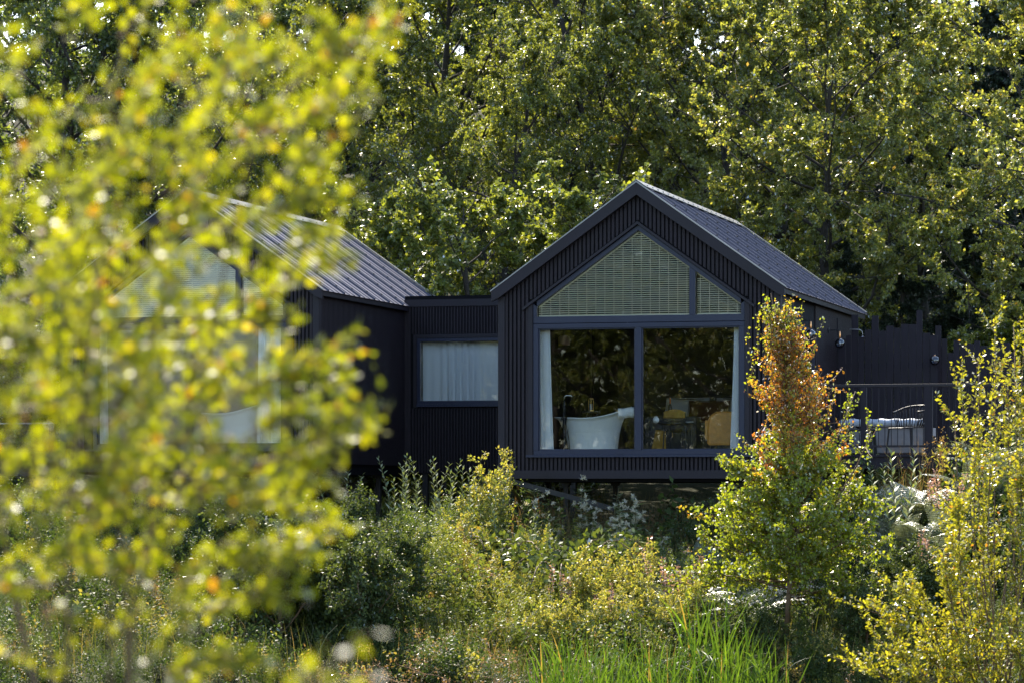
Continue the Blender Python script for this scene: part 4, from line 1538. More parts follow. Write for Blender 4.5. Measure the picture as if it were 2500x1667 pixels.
TREES = [
    # kind, name, label, px, Y, scale, rot
    ('maple', 'maple_tree', 'light green young maple rising in the gap between the two roofs', 1215, 66.5, .95, .3),
    ('maple', 'maple_tree', 'leafy maple whose bright top shows above the left slope of the clear cabin roof', 1440, 68.5, .93, 2.0),
    ('maple', 'maple_tree', 'dark broad maple just right of the half-hidden cabin roof ridge', 930, 69, .92, 4.1),
    ('maple', 'maple_tree', 'shaded maple low behind the flat linking block', 1080, 64.5, .60, 1.1),
    ('oak', 'oak_tree', 'sunlit oak with glittering leaves right of the clear cabin roof ridge', 2010, 71, .98, .4),
    ('oak', 'oak_tree', 'big oak at the right edge reaching a bright low bough over the fence', 2545, 67, 1.0, 2.2),
    ('oak', 'oak_tree', 'yellow-lit oak with a ragged top between the two large right-hand oaks', 2270, 75, .84, 4.4),
    ('oak', 'oak_tree', 'oak behind the clear cabin roof ridge, its crown half in shade', 1790, 77, 1.0, 5.5),
    ('fine', 'birch_tree', 'tall fine-leaved birch with dark forking limbs above the clear cabin roof', 1420, 78, 1.05, .9),
    ('fine', 'birch_tree', 'fine-leaved birch in the middle of the wood, above the linking block', 1090, 80, 1.02, 3.0),
    ('fine', 'birch_tree', 'fine-leaved birch behind the ridge of the half-hidden cabin', 760, 76, 1.0, 5.0),
    ('fine', 'birch_tree', 'bright-edged birch at the top centre-right, left of the ragged oak', 1660, 84, 1.12, 2.4),
    ('ash', 'ash_tree', 'dark ash with a thick bare limb behind the blurred bush', 380, 74, .95, .6),
    ('ash', 'ash_tree', 'shadowy ash at the left edge behind the blurred bush', 60, 72, .95, 2.9),
    ('ash', 'ash_tree', 'ash filling the wood between the left birches', 580, 86, 1.1, 4.0),
    ('ash', 'ash_tree', 'tall ash far back behind the central birches', 1240, 92, 1.1, 1.9),
    ('ash', 'ash_tree', 'tall ash far back above the yellow-lit oak', 2080, 93, 1.12, 3.6),
    ('ash', 'ash_tree', 'tall ash far back at the left, behind the thick bare limb', 200, 92, 1.1, 5.2),
    ('ash', 'ash_tree', 'ash far back between the centre birch and the sunlit oak', 1620, 97, 1.15, .2),
    ('dark', 'conifer_tree', 'dark conifer at the top right behind the ragged oak top', 2200, 88, 1.15, .5),
    ('dark', 'conifer_tree', 'dark conifer at the top right corner beside the big oak', 2420, 86, 1.1, 2.0),
    ('dark', 'conifer_tree', 'dark conifer added to deepen the shade under the oaks behind the fence', 2300, 71, .46, 1.2),  # dark tree placed to stand in for shade behind the fence
    ('dark', 'conifer_tree', 'dark conifer standing behind the left birches', 880, 95, 1.15, 3.3),
    ('dark', 'conifer_tree', 'dark conifer far back behind the bush at the left', 420, 98, 1.15, 4.6),
    ('dark', 'conifer_tree', 'small dark conifer added to deepen the shade behind the cabin eave', 2090, 71, .44, 5.0),  # this and the next three darken the shaded gap under the oaks
    ('dark', 'conifer_tree', 'small dark conifer added to deepen the shade behind the tall boards', 2195, 70, .46, 2.7),
    ('dark', 'conifer_tree', 'small dark conifer added to deepen the shade behind the lower boards', 2400, 70, .48, 3.9),
    ('dark', 'conifer_tree', 'small dark conifer added to deepen the shade at the right edge', 2500, 71, .5, .4),
    ('fine', 'birch_tree', 'fine-leaved birch right of centre, in front of the ragged oak', 1900, 82, 1.08, 1.2),
    ('fine', 'birch_tree', 'fine-leaved birch behind the young maple, low crown', 1240, 73, .78, 4.9),
    ('dark', 'conifer_tree', 'dark conifer far back behind the central birches', 1400, 104, 1.2, 3.0),
    ('dark', 'conifer_tree', 'dark conifer far back between linking block and centre', 1130, 103, 1.2, 1.0),
    ('dark', 'conifer_tree', 'dark conifer far back above the cabin roof ridge', 1560, 106, 1.2, 5.0),
    ('dark', 'conifer_tree', 'dark conifer far back above the sunlit oak', 1900, 104, 1.2, 2.0),
    ('dark', 'conifer_tree', 'dark conifer far back behind the left birch', 690, 105, 1.2, 4.0),
    ('ash', 'ash_tree', 'tall ash far back above the half-hidden cabin', 800, 104, 1.1, .7),
    ('ash', 'ash_tree', 'tall ash far back on the upper slope right of centre', 1780, 110, 1.15, 2.9),
    ('ash', 'ash_tree', 'tall ash far back on the upper slope left of centre', 1000, 112, 1.15, 4.4),
    ('ash', 'ash_tree', 'tall ash far back on the upper slope behind the dark conifers', 2330, 108, 1.15, 1.4),
    ('ash', 'ash_tree', 'tall ash far back at the right edge', 2560, 97, 1.1, 2.6),
    ('ash', 'ash_tree', 'tall ash far back at the left edge', -40, 97, 1.1, 1.6),
]
for k, n, lab, px, Y, s, r in TREES:
    tree(k, n, lab, px, Y, s, r)
BUSHES = [(640, 66.5, .8, 'behind the half-hidden cabin roof'), (850, 66.5, .7, 'beside the half-hidden cabin roof'), (1000, 67, .8, 'left of the young maple'), (1340, 67, .8, 'behind the clear cabin roof slope'),
          (1900, 70, .9, 'behind the clear cabin roof end'), (2040, 69, .8, 'at the back corner of the clear cabin'), (2180, 71, .85, 'in deep shade behind the tall boards'), (2330, 70, .8, 'in deep shade behind the lower boards'),
          (2480, 68, 1.0, 'under the big oak'), (120, 67, .9, 'at the far left, beyond the side deck'), (-60, 65, .9, 'at the left edge, beyond the side deck')]
for i, (px, Y, s, w) in enumerate(BUSHES):
    tree('bush', 'understory_bush', 'dark leafy understory bush ' + w, px, Y, s, i * 1.3, 'understory bushes behind the cabins')

SHRUBS = [(690, 45.6, .95, 'at the lower left of the slope, nearest the blurred bush'), (790, 46.6, 1.0, 'on the slope below the dark side wall'), (880, 45.2, .9, 'low on the slope beside the dry dock stalks'),
          (950, 46.8, .85, 'left of the golden herbs'), (760, 48.6, .9, 'higher on the slope below the dark side wall'), (600, 47.2, 1.0, 'half covered by the blurred bush'), (840, 50.0, .8, 'just below the foot of the dark side wall'),
          (2110, 48.2, .5, 'in the shade right of the birch trunk'), (2190, 46.6, .62, 'between birch and willow bush'), (2020, 49.6, .8, 'tight behind the birch trunk'), (2120, 44.6, .6, 'low in the shade left of the willow bush'), (2270, 45.4, .8, 'tucked behind the willow bush'),
          (1860, 44.6, .45, 'below the birch, behind the irises')]
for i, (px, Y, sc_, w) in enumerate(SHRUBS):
    tree('shrub', 'shrub', 'shade-darkened green shrub ' + w, px, Y, sc_, i * 1.9, 'dark shrubs on the slope')

# the wood on the near bank, seen only as a reflection in the cabin windows
RT = [(-14.5, 16, 1.0), (-18.5, 14.5, 1.0), (-22, 13, 1.0), (-16.5, 10, 1.0), (-20.5, 8.5, 1.05), (-25, 10, .95), (-23.5, 5, 1.0), (-29, 11, .95), (-28, 6, 1.0), (-32.5, 8, .9)]
for i, (x, y, s) in enumerate(RT):
    tree(('oak', 'fine')[i % 2], ('oak_tree', 'birch_tree')[i % 2], 'tree across the pond that only shows reflected in the cabin panes', 0, 0, s, i * 1.7,
         'trees reflected in the cabin windows', loc=(x, y, float(ground_z(x, y)) - .1))

# ------------------------------------------------------------------ birch sapling in front of the clear cabin
def sapling():
    rng = np.random.default_rng(5)
    base = np.array(gpos(1920, 45.2, -.05))
    px_m = 45.2 / F
    def L_(px, py):                      # pixel -> local
        return np.array([(px - CX) * px_m - base[0], 0.0, (CY - py) * px_m - base[2]])
    root = empty('birch_sapling', 'young birch with orange upper leaves and green skirts before the clear cabin', 'sapling', tuple(base))
    wood = MB()
    tr = [L_(1915, 1620), L_(1928, 1420), L_(1945, 1300), L_(1950, 1200), L_(1935, 1080), L_(1925, 980), L_(1905, 860), L_(1893, 780), L_(1882, 716)]
    tr[0][2] = 0
    tr = np.array(tr)
    tz = np.linspace(0, 1, len(tr))
    wood.tube([tuple(p) for p in tr], [.04, .036, .032, .028, .022, .017, .012, .008, .004], 7)
    # a second leader on the right
    s2 = np.array([L_(1950, 1240), L_(2010, 1150), L_(2045, 1060), L_(2085, 955)])
    s2[:, 1] = [0, -.15, -.2, -.2]
    wood.tube([tuple(p) for p in s2], [.02, .015, .01, .004], 5)
    s3 = np.array([L_(1955, 1300), L_(2040, 1230), L_(2100, 1130), L_(2130, 1060)])
    s3[:, 1] = [0, .2, .3, .3]
    wood.tube([tuple(p) for p in s3], [.02, .014, .01, .004], 5)
    zsp = L_(0, 1110)[2]
    P, A, T, B = [], [], [], []
    def spray(a, d, ln, kind, up):
        bt = rng.normal(0, 1)
        """a twig carrying leaves; kind decides the leaf colour"""
        k = 7
        q = np.array(a, float)
        pts = [q.copy()]
        dd = nrmv(np.array(d, float))
        for i in range(k):
            dd = nrmv(dd + rng.normal(0, .10, 3) + np.array([0, 0, up]))
            q = q + dd * ln / k
            pts.append(q.copy())
        wood.tube([tuple(p) for p in pts], [.007 * (1 - i / (k + 1)) + .0018 for i in range(k + 1)], 3, caps=False)
        pts = np.array(pts)
        n = max(6, int(ln * (34 if kind == 2 else (78 if a[2] < zsp else 44))))
        u = rng.uniform(.12, 1.02, n)
        for x in u:
            c = np.array([np.interp(x, np.linspace(0, 1, k + 1), pts[:, j]) for j in range(3)])
            P.append(c + rng.normal(0, .022, 3))
            A.append(rng.normal(0, .7, 3) + np.array([0, 0, -.45]))
            T.append(kind)
            B.append(bt)
        return pts
    H = 4.75
    for i in range(270):
        t = rng.uniform(.10, .87)
        b = np.array([np.interp(t, tz, tr[:, j]) for j in range(3)])
        h = b[2]
        az = i * 2.4 + rng.uniform(-.4, .4)
        if t < .34 or (t < .48 and rng.uniform() < .3):
            wmax = np.interp(t, [.13, .25, .4, .48], [1.35, 1.25, .95, .8])
            el = rng.uniform(.0, .5)
        else:
            wmax = np.interp(t, [.34, .5, .6, .72, .85], [.95, .95, .85, .68, .42])
            el = rng.uniform(.5, 1.0) if t < .56 else rng.uniform(.8, 1.2)
            if t > .84:
                continue
        ln = wmax * rng.uniform(.55, 1.05)
        d = (math.cos(az) * math.cos(el), math.sin(az) * math.cos(el), math.sin(el))
        pts = spray(b, d, ln, 0, .04 if t < .44 else .10)
        for s in range(5 if t < .44 else 4):
            x = rng.uniform(.25, .95)
            c = np.array([np.interp(x, np.linspace(0, 1, 8), pts[:, j]) for j in range(3)])
            spray(c, np.array(d) + rng.normal(0, .75, 3) + np.array([0, 0, .2]), ln * rng.uniform(.25, .45), 0, .03)
    for (ax, ay), (bx, by) in (((1940, 1440), (1650, 1400)), ((1945, 1420), (1690, 1440)), ((1935, 1400), (1720, 1330)), ((1950, 1330), (1770, 1230)), ((1945, 1240), (1775, 1140)), ((1945, 1460), (2100, 1440)), ((1950, 1380), (2140, 1330)), ((1950, 1300), (2150, 1230))):
        a0, b0 = L_(ax, ay), L_(bx, by)
        b0[1] = rng.uniform(-.5, .3)
        mid_ = (a0 + b0) / 2 + np.array([0, 0, .08])
        wood.tube([tuple(a0), tuple(mid_), tuple(b0)], [.014, .009, .003], 4)
        for i in range(30):
            u = rng.uniform(.2, 1.0)
            c = a0 * (1 - u) + b0 * u + np.array([0, 0, .16 * u * (1 - u) * 2])
            spray(c, nrmv(b0 - a0) * .7 + rng.normal(0, .6, 3) + np.array([0, 0, .1]), rng.uniform(.15, .4), 1, .03)
    for line in (s2, s3):
        for i in range(16):
            t = rng.uniform(.2, 1)
            b = np.array([np.interp(t, np.linspace(0, 1, 4), line[:, j]) for j in range(3)])
            spray(b, rng.normal(0, .8, 3) + np.array([.1, 0, .6]), rng.uniform(.25, .5), 1, .04)
    for px, py in ((1882, 716), (1845, 760), (1950, 735), (1925, 770), (1985, 770), (1865, 800), (1830, 800), (1905, 790), (2005, 870), (1818, 860), (1965, 800)):
        e = L_(px, py)
        d = np.array([.05 * (px - 1905) / 40, rng.normal(0, .05), 1.0])
        spray(e - np.array([d[0] * .5, 0, .62]), d, .63, 2, .03)
    P, A, T, B = np.array(P), np.array(A), np.array(T), np.array(B)
    N = len(P)
    nr = rng.normal(0, .7, (N, 3)) + UP * .35
    sc = rng.uniform(.7, 1.25, N)
    V, Fq = leaves_geo(P, A, nr, (.050 - .008 * (P[:, 2] > zsp)) * sc, (.041 - .007 * (P[:, 2] > zsp)) * sc, .08)
    z = P[:, 2]
    z0 = L_(0, 1100)[2]
    z1 = L_(0, 830)[2]
    r = np.clip((z - z0 + rng.normal(0, .10, N) + B * .28 + .2) / .75, 0, 1)
    tip = np.clip((z - z1) / .5 + np.abs(P[:, 0] - (tr[6, 0])) * .55 - .1, 0, 1)
    tn = .22 + rng.normal(0, .12, N) + B * .05 + r * (.53 + rng.normal(0, .10, N) + B * .07) - r * tip * .40
    tn[T == 1] = .25 + rng.normal(0, .14, (T == 1).sum())
    tn[T == 2] = .42 + rng.normal(0, .1, (T == 2).sum())
    wood.build('trunk', M['twig'], root, smooth=True, recalc=False)
    raw_mesh('crown', V, Fq, M['leaf_sapling'], np.clip(tn, 0, 1), root)
sapling()

# ------------------------------------------------------------------ leafy shoots drawn as curved guide lines
class Shrub:
    def __init__(self, seed, L, W, dens, jit):
        self.rng = np.random.default_rng(seed)
        self.wood = MB()
        self.P, self.A, self.N, self.S = [], [], [], []
        self.L, self.W, self.dens, self.jit = L, W, dens, jit
    def stem(self, pts, r0, r1, n=6):
        k = len(pts)
        self.wood.tube([tuple(p) for p in pts], [r0 + (r1 - r0) * i / (k - 1) for i in range(k)], n)
    def shoot(self, a, b, sag=0.0, r=.004, t0=.12, dens=None, leafup=.55, tipscale=.7):
        a, b = np.array(a, float), np.array(b, float)
        rng = self.rng
        ln = np.linalg.norm(b - a)
        mid = (a + b) / 2 + rng.normal(0, .06, 3) * ln + np.array([0, 0, -sag * ln])
        t = np.linspace(0, 1, 8)[:, None]
        pts = (1 - t) ** 2 * a + 2 * t * (1 - t) * mid + t * t * b
        self.wood.tube([tuple(p) for p in pts], [r * (1 - .8 * i / 7) + .0008 for i in range(8)], 4, caps=False)
        n = max(4, int(ln * (dens or self.dens)))
        for i in range(n):
            u = t0 + (1.02 - t0) * (i + rng.uniform(0, 1)) / n
            p = (1 - u) ** 2 * a + 2 * u * (1 - u) * mid + u * u * b
            d = nrmv(2 * (1 - u) * (mid - a) + 2 * u * (b - mid))
            side = nrmv(np.cross(d, rng.normal(0, 1, 3)))
            self.P.append(p + rng.normal(0, self.jit, 3))
            self.A.append(nrmv(d * leafup + side * .8))
            self.N.append(nrmv(rng.normal(0, .7, 3) + UP * .4))
            self.S.append(rng.uniform(.7, 1.2) * (1 - (1 - tipscale) * u))
        return pts
    def finish(self, name, label, cat, base, bark, leaf, tint, group=None, crown='foliage', trunk='stems'):
        rng = self.rng
        o = empty(name, label, cat, tuple(base), 0, group)
        bb = np.array(base)
        self.wood.v = [tuple(np.array(v) - bb) for v in self.wood.v]
        self.wood.build(trunk, bark, o, smooth=True, recalc=False)
        P, A, N, S = map(np.array, (self.P, self.A, self.N, self.S))
        V, Fq = leaves_geo(P - bb, A, N, self.L * S, self.W * S, .12)
        tn = np.clip(tint[0] + rng.normal(0, tint[1], len(P)) + (rng.uniform(0, 1, len(P)) < tint[2]) * .5, 0, 1)
        raw_mesh(crown, V, Fq, leaf, tn, o)
        return o

def near_bush():
    s = Shrub(77, .048, .033, 118, .016)
    rng = s.rng
    Y0 = 9.5
    def p(px, py, Y=None):
        return np.array(at(px, py, Y0 + rng.uniform(-.7, 1.1) if Y is None else Y))
    base = np.array([-1.15, Y0, float(ground_z(-1.15, Y0)) - .05])
    stems = [[(120, 1900), (160, 1300), (230, 800), (265, 350), (330, -60)],
             [(60, 1900), (330, 1400), (480, 1000), (560, 600), (640, 260), (715, 70)],
             [(20, 1900), (60, 1100), (20, 600), (60, 100)],
             [(200, 1900), (420, 1600), (560, 1470)],
             [(-40, 1900), (-60, 1020), (110, 720), (235, 420), (300, 100)],
             [(150, 1700), (300, 1100), (400, 700), (430, 300), (520, -40)],
             [(100, 1850), (260, 1560), (300, 1250), (360, 1000)]]
    lines = []
    for i, st in enumerate(stems):
        Y = Y0 + (-.5, .2, .6, -.3, .9, .4, -.2)[i]
        pts = [p(x, y, Y) for x, y in st]
        pts[0] = base + np.array([.03 * i - .1, (Y - Y0) * .3, 0]) if st[0][1] > 1600 else pts[0]
        # smooth
        pp = []
        for k in range(len(pts) - 1):
            for t in np.linspace(0, 1, 5)[:-1]:
                pp.append(pts[k] * (1 - t) + pts[k + 1] * t)
        pp.append(pts[-1])
        pp = [pp[0]] + [(pp[k - 1] + pp[k] * 2 + pp[k + 1]) / 4 for k in range(1, len(pp) - 1)] + [pp[-1]]
        s.stem(pp, .008 if i != 4 else .014, .002)
        lines.append(np.array(pp))
    sprays = [((640, 330), (975, 62)), ((690, 230), (900, 60)), ((560, 420), (890, 200)), ((600, 360), (830, 110)), ((500, 650), (810, 420)), ((540, 560), (830, 330)),
              ((560, 760), (800, 640)), ((520, 880), (770, 860)), ((620, 1130), (925, 1012)), ((570, 1180), (830, 1070)), ((640, 1140), (885, 1000)),
              ((500, 1250), (820, 1180)), ((540, 1330), (730, 1320)), ((420, 1420), (700, 1345)), ((560, 1240), (790, 1250)), ((480, 1500), (660, 1450)),
              ((380, 1640), (560, 1590)), ((500, 1100), (770, 990)), ((560, 960), (760, 900)), ((560, 560), (740, 480)), ((590, 660), (770, 560)),
              ((420, 120), (660, 10)), ((480, 220), (740, 110)), ((380, 1000), (650, 930)), ((500, 800), (720, 760))]
    for a, b in sprays:
        Y = Y0 + rng.uniform(-.4, .7)
        A_, B_ = p(*a, Y), p(*b, Y + rng.uniform(-.2, .2))
        s.shoot(A_, B_, .05)
        for k in range(4):
            u = rng.uniform(.35, .97)
            c = A_ * (1 - u) + B_ * u
            d = nrmv(B_ - A_)
            s.shoot(c, c + (d * .8 + rng.normal(0, .5, 3) * np.array([1, .8, 1]) + np.array([0, 0, .15])) * rng.uniform(.08, .17), .0)
    # fill of the body, denser towards its middle
    dens_pts = [(230, 960, 200, 112), (400, 620, 140, 36), (250, 520, 170, 40), (450, 980, 120, 30), (300, 1260, 180, 36), (110, 860, 140, 40), (430, 300, 180, 34), (150, 180, 170, 26),
                (500, 1150, 110, 24), (230, 1500, 170, 26), (40, 1250, 110, 22), (600, 460, 90, 18), (560, 130, 110, 16)]
    for cx_, cy_, sd, n in dens_pts:
        for k in range(int(n * .8)):
            px, py = rng.normal(cx_, sd), rng.normal(cy_, sd * 1.15)
            lim = np.interp(py, [0, 300, 600, 900, 1150, 1350, 1667], [560, 590, 480, 470, 540, 480, 420])
            if px > lim or px < -160:
                continue
            a = p(px, py)
            ang = rng.normal(.9, .65)
            ln = rng.uniform(.08, .26)
            s.shoot(a, a + np.array([math.cos(ang) * ln, rng.normal(0, .08), math.sin(ang) * ln]), .05)
    # one closer spray low in the frame
    for a, b in (((700, 1720), (905, 1540)), ((760, 1700), (930, 1640)), ((640, 1720), (740, 1640))):
        s.shoot(p(*a, 6.6), p(*b, 6.6), .05, dens=52)
    s.finish('sallow_bush', 'large out-of-focus yellow-green sallow filling the left side, nearest of all', 'bush', base, M['twig'], M['leaf_near'], (.38, .20, .035))
near_bush()

def right_willow():
    s = Shrub(91, .074, .038, 66, .014)
    rng = s.rng
    Y0 = 40.0
    base = np.array(gpos(2430, Y0, -.1))
    def p(px, py, Y=None):
        return np.array(at(px, py, Y0 + rng.uniform(-.9, .9) if Y is None else Y))
    tips = [(2065, 1610), (2130, 1480), (2200, 1420), (2140, 1560), (2215, 1520), (2250, 1440), (2335, 1230), (2300, 1360), (2200, 1640), (2260, 1590),
            (2330, 1010), (2345, 925), (2390, 870), (2430, 790), (2475, 790), (2500, 840), (2340, 1240), (2400, 1150), (2420, 1010),
            (2460, 930), (2370, 1500), (2400, 1400), (2430, 1300), (2470, 1230), (2490, 1100), (2540, 900), (2560, 1000), (2580, 1200), (2540, 1400), (2480, 1500),
            (2440, 1580), (2520, 1600), (2360, 1620), (2600, 820), (2380, 1060), (2310, 1420), (2350, 1330)]
    for i, (px, py) in enumerate(tips):
        Y = Y0 + rng.uniform(-1.0, 1.0)
        tip = p(px, py, Y)
        a0 = base + np.array([rng.uniform(-.25, .25), rng.uniform(-.25, .25), 0])
        mid = a0 * .42 + tip * .58 + np.array([.10 * np.sign(2430 - px) * -1, 0, .05])
        k = [a0, a0 * .7 + mid * .3 + np.array([0, 0, .12]), mid, mid * .5 + tip * .5 + np.array([0, 0, .03]), tip]
        s.stem(k, .011, .003, 5)
        ln = np.linalg.norm(tip - a0)
        for j in range(int((4 + ln * 2.4) if py < 1100 else (14 + ln * 6))):
            u = rng.uniform(.25, 1.0) ** .8 if py >= 1100 else rng.uniform(.55, 1.0)
            q = u * 4
            i0 = min(3, int(q))
            c = k[i0] * (1 - (q - i0)) + k[i0 + 1] * (q - i0)
            d = nrmv(k[i0 + 1] - k[i0])
            s.shoot(c, c + (d * .7 + rng.normal(0, .55, 3) + np.array([0, 0, .35])) * rng.uniform(.12, .33), .04)
        s.shoot(k[3], tip, .0, dens=40)
    s.finish('willow_bush', 'yellow-leaved willow bush with open wands filling the lower right corner', 'bush', base, M['twig'], M['leaf_willow'], (.38, .22, .02))
right_willow()

# ------------------------------------------------------------------ meadow plants (one of each kind, then copies)
def empty_geo():
    return dict(w=MB(), P=[], A=[], N=[], S=[], T=[], M=[])

def add_leaves(g, P, A, N, L, W, T, mi=0):
    n = len(P)
    V, Fq = leaves_geo(np.array(P), np.array(A), np.array(N), L, W)
    g.setdefault('V', []).append(V)
    g['T'].append(np.broadcast_to(np.asarray(T, float), (n,)))
    g['M'].append(np.full(n, mi))

def stack(g):
    V = np.concatenate(g['V'])
    n = len(V) // 4
    return V, np.arange(n * 4).reshape(n, 4), np.concatenate(g['T']), np.concatenate(g['M'])

def herb(seed, kind, h):
    """returns geometry of one plant standing at the origin"""
    rng = np.random.default_rng(seed)
    g = empty_geo()
    def stemline(x, y, ln, lean, r=.005):
        d = np.array([rng.normal(0, lean), rng.normal(0, lean), 1.0])
        pts = [np.array([x, y, 0.0])]
        for k in range(5):
            d = nrmv(d + rng.normal(0, .05, 3))
            pts.append(pts[-1] + d * ln / 5)
        g['w'].tube([tuple(p) for p in pts], [r * (1 - .15 * k) for k in range(6)], 4, caps=False)
        return np.array(pts)
    def on(pts, u):
        return np.stack([np.interp(u, np.linspace(0, 1, len(pts)), pts[:, j]) for j in range(3)], -1)
    if kind == 'shoot':
        for s in range(rng.integers(2, 4)):
            pts = stemline(rng.normal(0, .08), rng.normal(0, .08), h * rng.uniform(.65, 1.0), .06, .007)
            n = int(h * 42)
            u = np.linspace(.12, 1.0, n)
            az = np.arange(n) * 2.4
            side = np.stack([np.cos(az), np.sin(az), np.zeros(n)], 1)
            A = nrmv(side * .75 + UP * .7)
            N = nrmv(UP * .8 - side * .6 + rng.normal(0, .25, (n, 3)))
            sc = np.interp(u, [0, .3, 1], [.7, 1.1, .6]) * rng.uniform(.8, 1.15, n)
            add_leaves(g, on(pts, u), A, N, .085 * sc, .027 * sc, rng.uniform(0, 1, n))
    elif kind == 'gold':
        for s in range(rng.integers(5, 9)):
            hh = h * rng.uniform(.6, 1.0)
            pts = stemline(rng.normal(0, .12), rng.normal(0, .12), hh, .12, .005)
            n = int(hh * 70)
            u = rng.uniform(.05, .8, n)
            add_leaves(g, on(pts, u) + rng.normal(0, .02, (n, 3)), rng.normal(0, .7, (n, 3)) + UP * .4, rng.normal(0, .5, (n, 3)) + UP * .8, rng.uniform(.045, .085, n), rng.uniform(.016, .030, n), rng.uniform(.0, .45, n))
            for b in range(9):
                c = on(pts, np.array([rng.uniform(.62, 1.0)]))[0]
                d = nrmv(rng.normal(0, .5, 3) + UP * .9)
                ln = rng.uniform(.05, .15)
                q = c + d * ln
                g['w'].tube([tuple(c), tuple(q)], [.002, .001], 3, caps=False)
                n = 20
                add_leaves(g, c + d * ln * rng.uniform(.2, 1.05, (n, 1)) + rng.normal(0, .012, (n, 3)), rng.normal(0, 1, (n, 3)) + d, rng.normal(0, 1, (n, 3)), rng.uniform(.018, .036, n), rng.uniform(.013, .022, n), rng.uniform(.42, .92, n))
    elif kind == 'fire':
        for s in range(rng.integers(2, 4)):
            hh = h * rng.uniform(.7, 1.0)
            pts = stemline(rng.normal(0, .1), rng.normal(0, .1), hh, .06, .006)
            n = int(hh * 48)
            u = np.linspace(.1, .72, n)
            az = np.arange(n) * 2.4
            side = np.stack([np.cos(az), np.sin(az), np.zeros(n)], 1)
            add_leaves(g, on(pts, u), side + UP * .25, UP + rng.normal(0, .3, (n, 3)), rng.uniform(.07, .12, n), rng.uniform(.014, .02, n), rng.uniform(.1, .6, n))
            n = 90
            u = rng.uniform(.68, 1.0, n)
            az = rng.uniform(0, 6.28, n)
            side = np.stack([np.cos(az), np.sin(az), np.zeros(n)], 1)
            add_leaves(g, on(pts, u) + side * .008, side + UP * rng.uniform(.1, .9, (n, 1)), rng.normal(0, 1, (n, 3)), rng.uniform(.02, .055, n) * (1.25 - u * .6), rng.uniform(.006, .012, n), rng.uniform(0, 1, n), 1)
    elif kind == 'thistle':
        for s in range(3):
            hh = h * rng.uniform(.6, 1.0)
            pts = stemline(rng.normal(0, .1), rng.normal(0, .1), hh, .09, .006)
            n = int(hh * 55)
            u = rng.uniform(.08, .95, n)
            az = rng.uniform(0, 6.28, n)
            side = np.stack([np.cos(az), np.sin(az), np.zeros(n)], 1)
            add_leaves(g, on(pts, u), side + UP * .3, UP + rng.normal(0, .5, (n, 3)), rng.uniform(.05, .13, n), rng.uniform(.010, .02, n), rng.uniform(.1, .5, n))
            for b in range(10):
                c = on(pts, np.array([rng.uniform(.6, 1.02)]))[0] + rng.normal(0, .045, 3)
                n = 26
                add_leaves(g, c + rng.normal(0, .006, (n, 3)), unit_rand(rng, n) + UP * .3, rng.normal(0, 1, (n, 3)), rng.uniform(.018, .034, n), .007, rng.uniform(0, 1, n), 1)
    elif kind == 'bramble':
        for s in range(12):
            az = rng.uniform(0, 6.28)
            ln = h * rng.uniform(.9, 1.7)
            t = np.linspace(0, 1, 8)
            pts = np.stack([np.cos(az) * ln * .62 * t, np.sin(az) * ln * .62 * t, h * (1.9 * t - 1.45 * t * t) * rng.uniform(.8, 1.2)], 1)
            g['w'].tube([tuple(p) for p in pts], [.005] * 8, 4, caps=False)
            n = int(ln * 75)
            u = rng.uniform(.1, 1.0, n)
            add_leaves(g, on(pts, u) + rng.normal(0, .045, (n, 3)), rng.normal(0, .8, (n, 3)), UP * .9 + rng.normal(0, .55, (n, 3)), rng.uniform(.04, .075, n), rng.uniform(.03, .05, n), rng.beta(2, 4, n))
    elif kind == 'fern':
        for s in range(11):
            az = s * 2.4 + rng.uniform(-.4, .4)
            ln = h * rng.uniform(.6, 1.25)
            op = rng.uniform(.45, .95)
            k = 22
            t = np.linspace(0, 1, k)
            dx = np.array([math.cos(az), math.sin(az), 0])
            pts = dx * (ln * op * t ** 1.35)[:, None] + UP * (ln * (1.15 * t - (.35 + .4 * op) * t * t))[:, None]
            g['w'].tube([tuple(p) for p in pts], list(.006 * (1 - t * .85)), 4, caps=False)
            sd = np.cross(dx, UP)
            for i in range(4, k):
                d = nrmv(pts[i] - pts[i - 1])
                up_ = nrmv(np.cross(sd, d))
                wl_ = ln * .24 * (1 - t[i]) ** .75 * min(1, (t[i] - .1) * 5)
                for sg in (-1, 1):
                    pd = nrmv(sd * sg + d * .35 - up_ * .12)
                    n = max(3, int(wl_ / .012))
                    u = np.linspace(.08, 1, n)
                    c = pts[i] + pd * (u * wl_)[:, None] - UP * (u * u * wl_ * .18)[:, None]
                    for sg2 in (-1, 1):
                        q = nrmv(np.cross(pd, up_) * sg2 + pd * .3)
                        add_leaves(g, c, np.broadcast_to(q, (n, 3)), up_ + rng.normal(0, .22, (n, 3)), .042 * (1.1 - .75 * u) * (1 - t[i] * .5), .015, np.clip(.35 + rng.normal(0, .2, n), 0, 1))
    elif kind == 'deadstalk':
